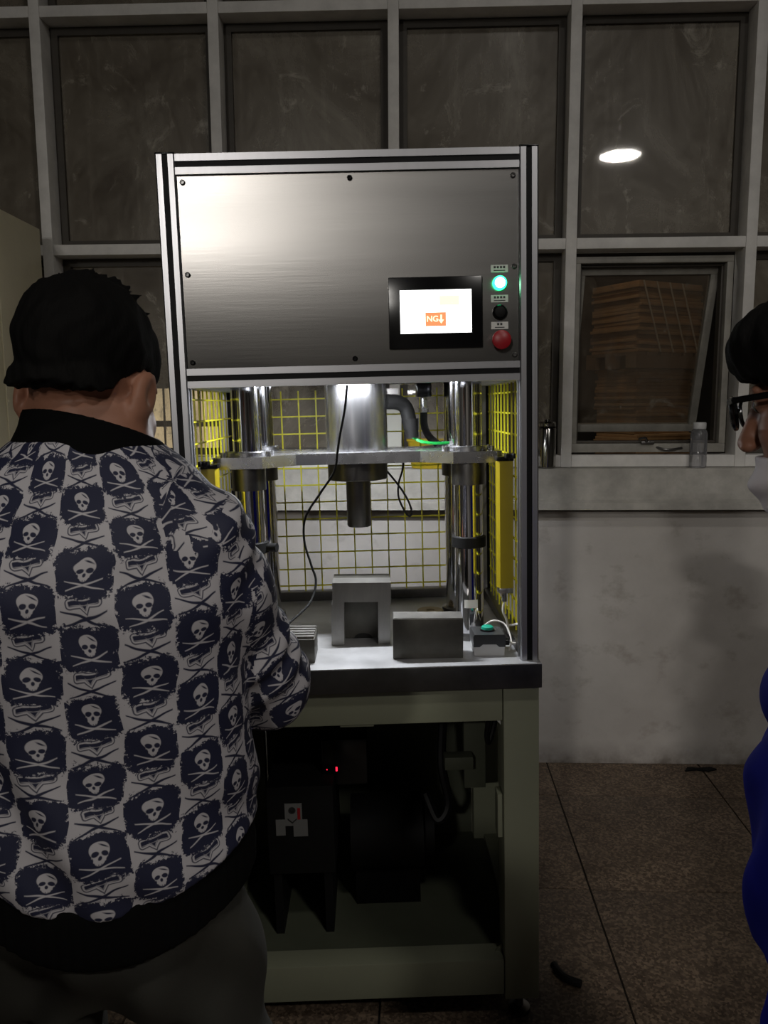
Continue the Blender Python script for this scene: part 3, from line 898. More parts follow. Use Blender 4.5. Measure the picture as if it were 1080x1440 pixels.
# base frame
LG = 0.080
for sx in (-1, 1):
    for y in (0.0, 0.56):
        z0 = 0.052
        lg = part('leg', BM().box(sx * 0.391 - (sx > 0) * LG, sx * 0.391 + (sx < 0) * LG, y, y + LG, z0, 0.820, bev=0.003), M['green_paint'])
        cx_ = sx * 0.351
        part('levelling_foot', BM().lathe([(0.026, sx * cx_ * 0 - LEAN * 0 - 0.0), (0.026, 0.010), (0.010, 0.016), (0.008, 0.056)], (cx_, y + 0.04, -0.02 * cx_), 20), M['dark_steel'], lg)
    part('side_rail', BM().box(sx * 0.391 - (sx > 0) * 0.05, sx * 0.391 + (sx < 0) * 0.05, 0.082, 0.558, 0.745, 0.820, bev=0.003), M['green_paint'])
    part('side_rail', BM().box(sx * 0.391 - (sx > 0) * 0.05, sx * 0.391 + (sx < 0) * 0.05, 0.082, 0.558, 0.075, 0.150, bev=0.003), M['green_paint'])
    part('side_sheet', BM().box(sx * 0.388 - 0.001, sx * 0.388 + 0.001, 0.082, 0.558, 0.150, 0.745), M['green_shaded'])
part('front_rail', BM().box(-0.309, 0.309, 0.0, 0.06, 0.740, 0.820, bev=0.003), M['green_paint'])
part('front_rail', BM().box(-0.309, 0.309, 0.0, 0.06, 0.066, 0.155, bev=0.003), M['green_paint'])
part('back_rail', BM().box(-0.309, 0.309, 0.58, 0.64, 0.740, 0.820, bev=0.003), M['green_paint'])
part('back_sheet', BM().box(-0.309, 0.309, 0.60, 0.604, 0.10, 0.740), M['green_shaded'])
part('floor_sheet', BM().box(-0.34, 0.34, 0.062, 0.60, 0.12, 0.135), M['green_shaded'])
part('rail_tab', BM().box(-0.055, 0.02, 0.004, 0.010, 0.735, 0.740), M['green_paint'])
part('gusset', BM().prism([(0.309, 0.740), (0.292, 0.740), (0.309, 0.718)], 0.03, 0.034, 'y'), M['label'])
part('gusset', BM().prism([(0.309, 0.155), (0.292, 0.155), (0.309, 0.175)], 0.03, 0.034, 'y'), M['green_paint'])
part('hinge_plate', BM().box(0.298, 0.309, 0.01, 0.05, 0.455, 0.560, bev=0.002), M['green_paint'])
part('wiring_duct', BM().box(0.255, 0.312, 0.30, 0.33, 0.43, 0.735, bev=0.002).box(0.20, 0.275, 0.26, 0.30, 0.50, 0.535, bev=0.003), M['green_shaded'])
# power unit inside the base
pu = part('power_unit', BM().box(-0.25, -0.085, 0.14, 0.42, 0.30, 0.53, bev=0.006).box(-0.24, -0.22, 0.15, 0.41, 0.135, 0.30).box(-0.115, -0.095, 0.15, 0.41, 0.135, 0.30), M['black_matt'])
part('sticker', BM().box(-0.205, -0.163, 0.1375, 0.14, 0.430, 0.487), M['shaded_label'], pu)
part('sticker', BM().box(-0.228, -0.205, 0.1378, 0.14, 0.405, 0.446), M['shaded_label'], pu)
part('sticker', BM().box(-0.185, -0.150, 0.1368, 0.1375, 0.402, 0.446), M['shaded_label'], pu)
rg = BM().lathe([(0.009, 0), (0.009, 0.0006), (0.006, 0.0006), (0.006, 0)], (-0.187, 0.1374, 0.470), 20, RX)
part('sticker_ring', rg, M['ink'], pu)
part('sticker_mark', BM().box(-0.174, -0.167, 0.1368, 0.1375, 0.446, 0.476), M['red'], pu)
part('sticker_mark', BM().prism([(-0.198, 0.450), (-0.187, 0.440), (-0.176, 0.450), (-0.176, 0.446), (-0.187, 0.436), (-0.198, 0.446)], 0.1366, 0.1374, 'y'), M['ink'], pu)
dv = part('inverter_drive', BM().box(-0.115, 0.0, 0.20, 0.34, 0.50, 0.62, bev=0.006), M['black_plastic'])
part('led_digit', BM().box(-0.0800, -0.0755, 0.198, 0.2, 0.5385, 0.549), M['led_red'], dv)
part('led_dot', BM().box(-0.103, -0.101, 0.198, 0.2, 0.542, 0.544), M['led_red'], dv)
md = part('motor', BM().cyl((-0.05, 0.32, 0.31), (0.14, 0.32, 0.31), 0.095, n=32).cyl((0.14, 0.32, 0.31), (0.17, 0.32, 0.31), 0.07, n=24).box(-0.04, 0.13, 0.26, 0.38, 0.135, 0.23), M['black_matt'])
tb = part('terminal_block', BM().box(0.03, 0.17, 0.45, 0.50, 0.615, 0.66, bev=0.003), M['black_plastic'])
for k in range(6):
    part('terminal', BM().box(0.045 + k * 0.021, 0.058 + k * 0.021, 0.444, 0.45, 0.628, 0.648), M['grey_plastic'] if k in (0, 5) else M['dark_steel'], tb)
part('cable_loom', BM().tube([(0.20, 0.40, 0.735), (0.205, 0.36, 0.62), (0.195, 0.30, 0.50), (0.21, 0.28, 0.40), (0.18, 0.27, 0.36), (0.15, 0.30, 0.42)], 0.012, 8), M['rubber'])
part('cable_loom', BM().tube([(0.29, 0.06, 0.735), (0.283, 0.07, 0.68), (0.290, 0.08, 0.655), (0.305, 0.09, 0.70), (0.306, 0.09, 0.735)], 0.006, 8), M['rubber'])

# ------------------------------------------------------------------ things on the press table
def table_z(x): return 0.878 + 0.0004 + 0.020 * (x + 0.031)
# arch block
ax0, ay0 = -0.056, 1.853
ab = thing('arch_block', 'tall steel arch block with two legs standing under the ram', 'block', (ax0, ay0, table_z(ax0)), (0, 0, YAW))
W2 = 0.0712
bb = BM()
bb.prism([(-W2, 0.0), (-W2 + 0.0305, 0.0), (-W2 + 0.0305, 0.105), (W2 - 0.0305, 0.105), (W2 - 0.0305, 0.0), (W2 - 0.002, 0.0), (W2 - 0.002, 0.098), (W2, 0.100), (W2, 0.152), (-W2 + 0.003, 0.152), (-W2 + 0.003, 0.1), (-W2, 0.098)], 0.0, 0.055, 'y')
obj('arch', bb, M['block_steel'], ab)
obj('back_slab', BM().box(-W2 + 0.003, W2 - 0.001, 0.0555, 0.105, 0.0, 0.1515, bev=0.001), M['block_dark'], ab)
hb = BM()
hb.prism([(-0.022, 0.0)] + [(0.022 * math.cos(PI - PI * k / 12) + 0.004, 0.012 * math.sin(PI * k / 12) + 0.001) for k in range(13)] + [(0.026, 0.0)], 0.0548, 0.0556, 'y')
obj('bore_hole', hb, M['hole'], ab)
# big block
bx, by = 0.0975, 1.736
bk = thing('steel_block', 'large dark steel block at the front edge of the press table', 'block', (bx, by, table_z(bx)), (0, 0, YAW - R(1.5)))
obj('body', BM().box(-0.079, 0.079, 0, 0.060, 0.0, 0.092, bev=0.0015), M['block_dark'], bk)
obj('top_sheet', BM().box(-0.0775, 0.0775, 0.0015, 0.0585, 0.0921, 0.0935), M['block_steel'], bk)  # thin paler steel sheet over the top of the block
# disc
tag(obj('brass_disc', BM().lathe([(0.034, 0), (0.036, 0.002), (0.036, 0.010), (0.034, 0.012), (0.012, 0.012), (0.010, 0.009)], n=36), M['brass'], None, (0.125, 2.12, table_z(0.125))), 'flat round brass disc lying behind the large dark block', 'disc')
# ridged block at the left
lx, ly = -0.215, 1.726
lb = thing('ridged_block', 'small dark steel block with grooved top beside the man\'s elbow', 'block', (lx, ly, table_z(lx)), (0, 0, YAW))
gb = BM().box(-0.06, 0.058, 0, 0.10, 0.0, 0.055, bev=0.001)
obj('body', gb, M['block_dark'], lb)
for k in range(5):
    obj('ridge', BM().box(-0.058, 0.056, 0.004 + k * 0.02, 0.014 + k * 0.02, 0.0551, 0.0615, bev=0.001), M['block_steel'], lb)
# push button box
qx, qy = 0.237, 1.746
pb = thing('button_box', 'grey and black push button box with a green button at the table corner', 'button box', (qx, qy, table_z(qx)), (0, 0, YAW))
obj('lower_shell', BM().prism([(-0.034, 0.0), (0.034, 0.0), (0.035, 0.020), (0.022, 0.020), (0.015, 0.026), (-0.015, 0.026), (-0.022, 0.020), (-0.035, 0.020)], 0.0, 0.068, 'y'), M['grey_plastic'], pb)
obj('upper_shell', BM().prism([(-0.036, 0.0203), (-0.0222, 0.0203), (-0.0152, 0.0263), (0.0152, 0.0263), (0.0222, 0.0203), (0.036, 0.0203), (0.037, 0.044), (0.034, 0.049), (-0.034, 0.049), (-0.037, 0.044)], -0.001, 0.069, 'y'), mat('dark_grey_plastic', (0.035, 0.037, 0.04), 0.32), pb)
gbt = obj('green_button', BM().lathe([(0.0145, 0.0), (0.0145, 0.004), (0.0135, 0.009), (0.009, 0.0115), (0.001, 0.012)], (0.0, 0.036, 0.0492), 28), M['button_green'], pb)
obj('button_rim', BM().lathe([(0.017, 0.0), (0.017, 0.003), (0.015, 0.004)], (0.0, 0.036, 0.049), 28), M['black_plastic'], pb)
obj('gland', BM().cyl((0.035, 0.034, 0.022), (0.050, 0.034, 0.022), 0.008, n=16), M['black_plastic'], pb)
obj('cable', BM().tube([(0.048, 0.034, 0.022), (0.066, 0.034, 0.018), (0.078, 0.045, 0.030), (0.080, 0.075, 0.050), (0.073, 0.11, 0.040), (0.06, 0.14, 0.030)], 0.0026, 8), M['white_cable'], pb)
tag(obj('white_wire', BM().tube([mw(0.335, 0.065, TT + 0.003), mw(0.345, 0.09, TT + 0.02), mw(0.335, 0.12, TT + 0.05), mw(0.305, 0.13, TT + 0.056), mw(0.28, 0.14, TT + 0.03), mw(0.278, 0.145, TT + 0.003)], 0.002, 8), M['white_cable']), 'thin white wire looping over the table behind the button box', 'wire')
# cables
tag(obj('black_cable', BM().tube([(-0.079, 1.762, 1.492), (-0.085, 1.77, 1.44), (-0.098, 1.79, 1.38), (-0.104, 1.80, 1.345), (-0.112, 1.80, 1.30), (-0.145, 1.79, 1.25), (-0.176, 1.77, 1.20), (-0.178, 1.75, 1.15), (-0.162, 1.73, 1.10), (-0.150, 1.71, 1.065), (-0.160, 1.66, 1.03), (-0.195, 1.56, 1.012), (-0.213, 1.47, 1.006)], 0.0026, 8, 8), M['rubber']), 'thin black cable hanging down in front of the ram to the man\'s hand', 'cable')
tag(obj('loop_cable', BM().tube([mw(0.070, 0.33, 1.28), mw(0.085, 0.32, 1.262), mw(0.105, 0.31, 1.235), mw(0.122, 0.30, 1.205), mw(0.130, 0.30, 1.178), mw(0.124, 0.30, 1.166), mw(0.112, 0.30, 1.180), mw(0.098, 0.31, 1.215), mw(0.100, 0.32, 1.25), mw(0.110, 0.33, 1.28), mw(0.114, 0.33, 1.308)], 0.0026, 8, 6), M['rubber']), 'short black cable loop hanging below the crosshead plate', 'cable')

# ------------------------------------------------------------------ hall things
# cream cabinet at the left
cb = thing('metal_cabinet', 'tall cream metal cabinet standing by the window at the left edge', 'cabinet', (-1.622, 2.60, 0))
obj('body', BM().box(-0.36, 0.355, 0.0, 0.46, 0.08, 2.10, bev=0.004), M['cabinet'], cb)
obj('plinth', BM().box(-0.34, 0.335, 0.02, 0.44, 0.0, 0.08), M['black_matt'], cb)
for s in (0, 1):
    d = obj('door', BM().box(-0.352 + s * 0.352, -0.004 + s * 0.352, -0.02, 0.0, 0.10, 2.08, bev=0.003), M['cabinet'], cb)
    obj('handle', BM().box(-0.03 + s * 0.05, -0.015 + s * 0.05, -0.035, -0.02, 1.0, 1.14, bev=0.003), M['dark_steel'], d)
obj('side_rib', BM().box(0.355, 0.361, 0.10, 0.36, 0.20, 1.98, bev=0.003), M['cabinet'], cb)
# unseen cupboard added behind the camera as a light blocker; it keeps the far lamp off the lower part of the scene
tcab = thing('shade_cupboard', 'added tall grey steel cupboard, unseen behind the viewer, shading the lower scene', 'cupboard', (-1.22, -1.55, 0))
obj('body', BM().box(-0.62, 0.62, -0.2, 0.2, 0.06, 1.85, bev=0.004), M['sash_paint'], tcab)
obj('plinth', BM().box(-0.60, 0.60, -0.18, 0.18, 0.0, 0.06), M['black_matt'], tcab)
for s in (0, 1):
    d = obj('door', BM().box(-0.61 + s * 0.612, -0.002 + s * 0.612, 0.2, 0.22, 0.08, 1.83, bev=0.003), M['sash_paint'], tcab)
    obj('handle', BM().box(-0.04 + s * 0.06, -0.02 + s * 0.06, 0.22, 0.24, 0.85, 0.99, bev=0.003), M['dark_steel'], d)
# flask on the sill
fk = thing('steel_flask', 'shiny steel flask on the window sill beside the press post', 'flask', wpos(0.629, -0.008, 1.2045))
obj('body', BM().lathe([(0.030, 0), (0.034, 0.003), (0.034, 0.148), (0.032, 0.152), (0.031, 0.153)]), M['flask'], fk)
obj('ring', BM().lathe([(0.0335, 0.1535), (0.0335, 0.158)]), M['black_plastic'], fk)
obj('lid', BM().lathe([(0.033, 0.1585), (0.033, 0.170), (0.028, 0.176), (0.012, 0.178), (0.010, 0.184), (0.002, 0.186)]), M['flask'], fk)
# clear bottle on the sill
bt = thing('plastic_bottle', 'clear plastic bottle with a grey cap on the sill under the open casement', 'bottle', wpos(1.20, -0.022, 1.2045))
obj('body', BM().lathe([(0.028, 0.0), (0.031, 0.004), (0.031, 0.04), (0.0295, 0.045), (0.031, 0.05), (0.031, 0.125), (0.028, 0.138), (0.022, 0.146)]), M['bottle'], bt)
obj('cap', BM().lathe([(0.024, 0.1465), (0.0245, 0.148), (0.0245, 0.168), (0.0225, 0.171)]), M['grey_plastic'], bt)
# hose offcut on the floor
tag(obj('hose_offcut', BM().tube([(0.432, 1.885, 0.011), (0.440, 1.855, 0.011), (0.457, 1.832, 0.011), (0.486, 1.815, 0.011)], 0.010, 10), M['rubber']), 'short curved black hose offcut lying on the floor tiles', 'hose')
# small rubbish by the wall
tag(obj('dirt_scrap', BM().prism([(0, 0), (0.05, 0.01), (0.09, -0.005), (0.13, 0.012), (0.11, 0.03), (0.06, 0.022), (0.02, 0.03)], 0.0, 0.006, 'z'), M['black_matt'], None, wpos(1.19, -0.07, 0.0005)), 'small dark scrap on the floor against the wall', 'scrap')
# yellow tub and pale board behind the press, on the sill
tb_ = thing('yellow_tub', 'yellow plastic tub on the window sill behind the press mesh', 'tub', wpos(0.20, -0.01, 1.2045))
obj('shell', BM().lathe([(0.088, 0.0), (0.092, 0.004), (0.106, 0.10), (0.112, 0.105), (0.112, 0.112), (0.100, 0.112), (0.088, 0.012), (0.002, 0.010)], M=Matrix.Diagonal((1.0, 0.48, 1.0))), M['yellow_tub'], tb_)
tag(obj('pale_board', BM().box(-0.028, 0.028, -0.006, 0.006, 0.0, 0.24, bev=0.002), M['white_board'], None, wpos(0.042, -0.035, 1.205), WA), 'narrow pale board upright on the sill behind the ram', 'board')

# stacks of flat cardboard in the next room
def stack(x, y, z0, n, w_, d_, rot, label, group):
    for k in range(n):
        o = None
        if k == 0:
            o = obj('cardboard_sheet', BM().box(-w_ / 2, w_ / 2, -d_ / 2, d_ / 2, 0.0, 0.018, bev=0.002), M['cardboard'])
            src = o
        else:
            o = src.copy(); COL.objects.link(o)
        o.location = (x + random.uniform(-.012, .012), y + random.uniform(-.012, .012), z0 + k * 0.0195)
        o.rotation_euler = (0, 0, rot + random.uniform(-.02, .02))
        tag(o, ('topmost ' + label) if k == n - 1 else ('lowest ' + label) if k == 0 else label, 'cardboard', group)
PLX, PLY = 1.55, 4.80
def pallet(z, label):
    p = thing('pallet', label, 'pallet', (PLX, PLY, z), (0, 0, R(28)))
    for k in range(3):
        obj('bearer', BM().box(-0.27, 0.27, -0.20 + k * 0.16, -0.12 + k * 0.16, 0.0, 0.07), M['wood'], p)
    for k in range(6):
        obj('deck_board', BM().box(-0.27 + k * 0.094, -0.20 + k * 0.094, -0.20, 0.20, 0.071, 0.088), M['wood'], p)
    return p
ct = thing('wooden_crate', 'wooden crate under the cardboard stacks beyond the open casement', 'crate', (PLX, PLY, 0), (0, 0, R(28)))
for k in range(7):
    for s in (-1, 1):
        obj('crate_board', BM().box(-0.26, 0.26, s * 0.19 - 0.01, s * 0.19 + 0.01, k * 0.15 + 0.005, k * 0.15 + 0.145, bev=0.002), M['wood'], ct)
        obj('crate_board', BM().box(s * 0.25 - 0.01, s * 0.25 + 0.01, -0.179, 0.179, k * 0.15 + 0.005, k * 0.15 + 0.145, bev=0.002), M['wood'], ct)
obj('lid', BM().box(-0.265, 0.265, -0.205, 0.205, 1.051, 1.059), M['wood'], ct)
stack(PLX, PLY, 1.0595, 30, 0.44, 0.33, R(28), 'flat brown cardboard sheet in the lower stack beyond the casement', 'lower cardboard stack')
pallet(1.0595 + 30 * 0.0195, 'upper wooden pallet between the two cardboard stacks beyond the casement')
ZU = 1.0595 + 30 * 0.0195 + 0.09
stack(PLX, PLY, ZU, 20, 0.50, 0.37, R(28), 'flat brown cardboard sheet in the upper stack beyond the casement', 'upper cardboard stack')
sp_ = thing('strap_set', 'pale packing straps slanting round the upper cardboard stack', 'straps', (PLX, PLY, ZU), (0, 0, R(28)))
for k in range(4):
    x0 = -0.24 + k * 0.10
    obj('strap', BM().prism([(x0, 0.385), (x0 + 0.010, 0.385), (x0 + 0.16, 0.0), (x0 + 0.15, 0.0)], -0.204, -0.200, 'y'), M['strap'], sp_)

# ------------------------------------------------------------------ people: implicit surfaces, one continuous mesh each
f4 = np.float32
class Vol:
    def __init__(s, lo, hi, h):
        s.lo = np.array(lo, f4); s.h = h
        s.n = np.ceil((np.array(hi) - lo) / h).astype(int) + 1
        s.d = np.full(s.n, 9.0, f4)
        s.ax = [s.lo[i] + h * np.arange(s.n[i], dtype=f4) for i in range(3)]
    def box(s, lo, hi):
        sl, P = [], []
        for i in range(3):
            a = int(np.clip(np.floor((lo[i] - s.lo[i]) / s.h), 0, s.n[i]))
            b = int(np.clip(np.ceil((hi[i] - s.lo[i]) / s.h) + 1, 0, s.n[i]))
            sl.append(slice(a, b)); sh = [1, 1, 1]; sh[i] = -1
            P.append(s.ax[i][a:b].reshape(sh))
        return tuple(sl), P
    def add(s, fn, lo, hi, k=0.0, m=0.05):
        sl, P = s.box(np.array(lo) - m, np.array(hi) + m)
        if 0 in [x.stop - x.start for x in sl]: return s
        a = s.d[sl]; b = fn(*P).astype(f4)
        if k > 0:
            h = np.maximum(k - np.abs(a - b), 0) / k
            s.d[sl] = np.minimum(a, b) - h * h * k * 0.25
        else: s.d[sl] = np.minimum(a, b)
        return s
    def cut(s, fn, lo, hi, k=0.0, m=0.03):
        sl, P = s.box(np.array(lo) - m, np.array(hi) + m)
        a = s.d[sl]; b = -fn(*P).astype(f4)
        if k > 0:
            h = np.maximum(k - np.abs(a - b), 0) / k
            s.d[sl] = np.maximum(a, b) + h * h * k * 0.25
        else: s.d[sl] = np.maximum(a, b)
        return s
    def cap(s, a, b, ra, rb=None, k=0.0):
        rb = ra if rb is None else rb
        a = np.array(a, f4); b = np.array(b, f4); ba = b - a; L = float(ba @ ba) + 1e-9
        def fn(x, y, z):
            h = np.clip(((x - a[0]) * ba[0] + (y - a[1]) * ba[1] + (z - a[2]) * ba[2]) / L, 0, 1)
            return np.sqrt((x - a[0] - ba[0] * h) ** 2 + (y - a[1] - ba[1] * h) ** 2 + (z - a[2] - ba[2] * h) ** 2) - (ra + (rb - ra) * h)
        r = max(ra, rb)
        return s.add(fn, np.minimum(a, b) - r, np.maximum(a, b) + r, k)
    def ellfn(s, c, r, Rm=None):
        c = np.array(c, f4); r = np.array(r, f4)
        Q = np.eye(3, dtype=f4) if Rm is None else np.array(Rm, f4).T
        def fn(x, y, z):
            X, Y, Z = x - c[0], y - c[1], z - c[2]
            q = [Q[i, 0] * X + Q[i, 1] * Y + Q[i, 2] * Z for i in range(3)]
            k0 = np.sqrt(sum((q[i] / r[i]) ** 2 for i in range(3)))
            k1 = np.sqrt(sum((q[i] / r[i] ** 2) ** 2 for i in range(3))) + 1e-6
            return k0 * (k0 - 1) / k1
        return fn, c - r.max(), c + r.max()
    def ell(s, c, r, Rm=None, k=0.0): return s.add(*s.ellfn(c, r, Rm), k)
    def ellcut(s, c, r, Rm=None, k=0.0): return s.cut(*s.ellfn(c, r, Rm), k)
    def loft(s, prof, k=0.0, yaw=0.0, fold=None):
        """prof: rows z, cx, cy, a (half width), b (half depth)"""
        prof = sorted(prof)
        zs = np.array([p[0] for p in prof])
        fine = np.linspace(zs[0], zs[-1], 200)
        cols = []
        for c in range(1, 5):
            v = np.interp(fine, zs, [p[c] for p in prof])
            kern = np.hanning(23); kern /= kern.sum()
            cols.append(np.convolve(np.pad(v, 11, mode='edge'), kern, 'valid'))
        co, si = math.cos(yaw), math.sin(yaw)
        def fn(x, y, z):
            cx, cy, a, b = [np.interp(z, fine, c).astype(f4) for c in cols]
            X, Y = x - cx, y - cy
            u, v = co * X + si * Y, -si * X + co * Y
            k0 = np.sqrt((u / a) ** 2 + (v / b) ** 2)
            k1 = np.sqrt((u / a ** 2) ** 2 + (v / b ** 2) ** 2) + 1e-6
            d = k0 * (k0 - 1) / k1
            if fold is not None: d = d + fold(x, y, z)
            return np.maximum(d, np.maximum(zs[0] - z, z - zs[-1]))
        am = max(max(p[3], p[4]) for p in prof)
        xs = [p[1] for p in prof]; ys = [p[2] for p in prof]
        return s.add(fn, (min(xs) - am, min(ys) - am, zs[0]), (max(xs) + am, max(ys) + am, zs[-1]), k)
    def mesh(s):
        d, n = s.d, s.n
        neg = d < 0
        c = np.zeros(n - 1, np.int8)
        for i in (0, 1):
            for j in (0, 1):
                for k in (0, 1):
                    c += neg[i:n[0] - 1 + i, j:n[1] - 1 + j, k:n[2] - 1 + k]
        act = np.argwhere((c > 0) & (c < 8))
        idx = np.full(n - 1, -1, np.int32); idx[tuple(act.T)] = np.arange(len(act))
        acc = np.zeros((len(act), 3), np.float64); cnt = np.zeros(len(act))
        cor = [(i, j, k) for i in (0, 1) for j in (0, 1) for k in (0, 1)]
        vals = {o: d[act[:, 0] + o[0], act[:, 1] + o[1], act[:, 2] + o[2]] for o in cor}
        for o in cor:
            for ax in range(3):
                if o[ax]: continue
                q = list(o); q[ax] = 1; q = tuple(q)
                a, b = vals[o], vals[q]
                mth = (a < 0) != (b < 0)
                t = np.where(mth, a / np.where(mth, a - b, 1), 0)
                p = np.array(o, float)[None] + np.zeros((len(act), 3)); p[:, ax] += t
                acc[mth] += p[mth]; cnt[mth] += 1
        V = s.lo + s.h * (act + acc / cnt[:, None])
        F = []
        for ax in range(3):
            o1, o2 = (ax + 1) % 3, (ax + 2) % 3
            sl0 = [slice(1, -1)] * 3; sl0[ax] = slice(0, n[ax] - 1)
            sl1 = [slice(1, -1)] * 3; sl1[ax] = slice(1, n[ax])
            a, b = neg[tuple(sl0)], neg[tuple(sl1)]
            e = np.argwhere(a != b)
            if not len(e): continue
            fl_ = a[tuple(e.T)]
            e = e + 1; e[:, ax] -= 1
            def at(da, db):
                q = e.copy(); q[:, o1] += da; q[:, o2] += db
                return idx[tuple(q.T)]
            quad = np.stack([at(-1, -1), at(0, -1), at(0, 0), at(-1, 0)], 1)
            quad[~fl_] = quad[~fl_][:, ::-1]
            F.append(quad)
        return V, np.concatenate(F)


def np_obj(name, VF, m, parent, relax=1):
    V, F = VF
    if relax:                                   # light smoothing of voxel steps
        for _ in range(relax):
            acc = np.zeros_like(V); cnt = np.zeros(len(V))
            for i in range(4):
                a, b = F[:, i], F[:, (i + 1) % 4]
                np.add.at(acc, a, V[b]); np.add.at(cnt, a, 1)
            V = 0.5 * V + 0.5 * acc / np.maximum(cnt, 1)[:, None]
    me = bpy.data.meshes.new(name)
    me.vertices.add(len(V)); me.vertices.foreach_set('co', V.astype(f4).ravel())
    me.loops.add(F.size); me.loops.foreach_set('vertex_index', F.astype(np.int32).ravel())
    me.polygons.add(len(F)); me.polygons.foreach_set('loop_start', np.arange(0, F.size, 4, dtype=np.int32))
    me.update(calc_edges=True); me.validate()
    me.polygons.foreach_set('use_smooth', [True] * len(me.polygons))
    me.materials.append(m)
    o = bpy.data.objects.new(name, me); COL.objects.link(o); o.parent = parent
    if parent:
        o.location = -Vector(parent.location)
    return o, V, F


def basis(yaw_dir, pitch, roll=0.0):
    """columns: right, forward, up of a head looking along yaw_dir and pitched down"""
    f = Vector((yaw_dir[0], yaw_dir[1], 0)).normalized()
    r = Vector((f.y, -f.x, 0))
    f2 = (f * math.cos(pitch) + Vector((0, 0, -math.sin(pitch)))).normalized()
    u = r.cross(f2)
    B = Matrix((r, f2, u)).transposed()
    return B @ Matrix.Rotation(roll, 3, 'Y')


def add_head(v, C, B, s=1.0):
    Bn = np.array(B); C = np.array(C)
    g = lambda x, y, z: C + Bn @ np.array([x, y, z]) * s
    r3 = lambda *r: tuple(q * s for q in r)
    rot = lambda ang, ax: Bn @ np.array(Matrix.Rotation(ang, 3, ax))
    v.ell(g(0, -0.012, 0.035), r3(0.073, 0.094, 0.086), Bn)
    v.ell(g(0, 0.030, -0.040), r3(0.060, 0.062, 0.082), Bn, 0.04)
    v.ell(g(0, 0.062, -0.098), r3(0.028, 0.024, 0.020), Bn, 0.03)
    for sx in (-1, 1):
        v.cap(g(sx * 0.055, 0.0, -0.045), g(sx * 0.028, 0.062, -0.095), 0.016 * s, 0.014 * s, 0.03)
        v.ell(g(sx * 0.042, 0.062, -0.025), r3(0.022, 0.02, 0.018), Bn, 0.025)
        v.ellcut(g(sx * 0.033, 0.094, 0.012), r3(0.018, 0.014, 0.012), Bn, 0.015)
        v.ell(g(sx * 0.033, 0.076, 0.011), r3(0.015, 0.013, 0.011), Bn, 0.006)
        v.cap(g(sx * 0.015, 0.090, 0.030), g(sx * 0.048, 0.080, 0.030), 0.007 * s, 0.006 * s, 0.012)
        # ear: shell, hollow, lobe
        e = rot(sx * -0.30, 'Z') @ np.array(Matrix.Rotation(-0.18, 3, 'X'))
        v.ell(g(sx * 0.080, -0.008, -0.012), r3(0.009, 0.020, 0.033), e, 0.008)
        v.ellcut(g(sx * 0.089, -0.003, -0.006), r3(0.006, 0.010, 0.018), e, 0.005)
        v.ell(g(sx * 0.076, 0.002, -0.042), r3(0.006, 0.009, 0.010), Bn, 0.008)
        v.ell(g(sx * 0.012, 0.106, -0.038), r3(0.009, 0.009, 0.007), Bn, 0.008)
    v.cap(g(0, 0.088, 0.020), g(0, 0.112, -0.032), 0.007 * s, 0.011 * s, 0.015)
    v.cap(g(-0.018, 0.088, -0.066), g(0.018, 0.088, -0.066), 0.006 * s, None, 0.01)
    v.cap(g(-0.014, 0.087, -0.076), g(0.014, 0.087, -0.076), 0.0065 * s, None, 0.008)
    return g


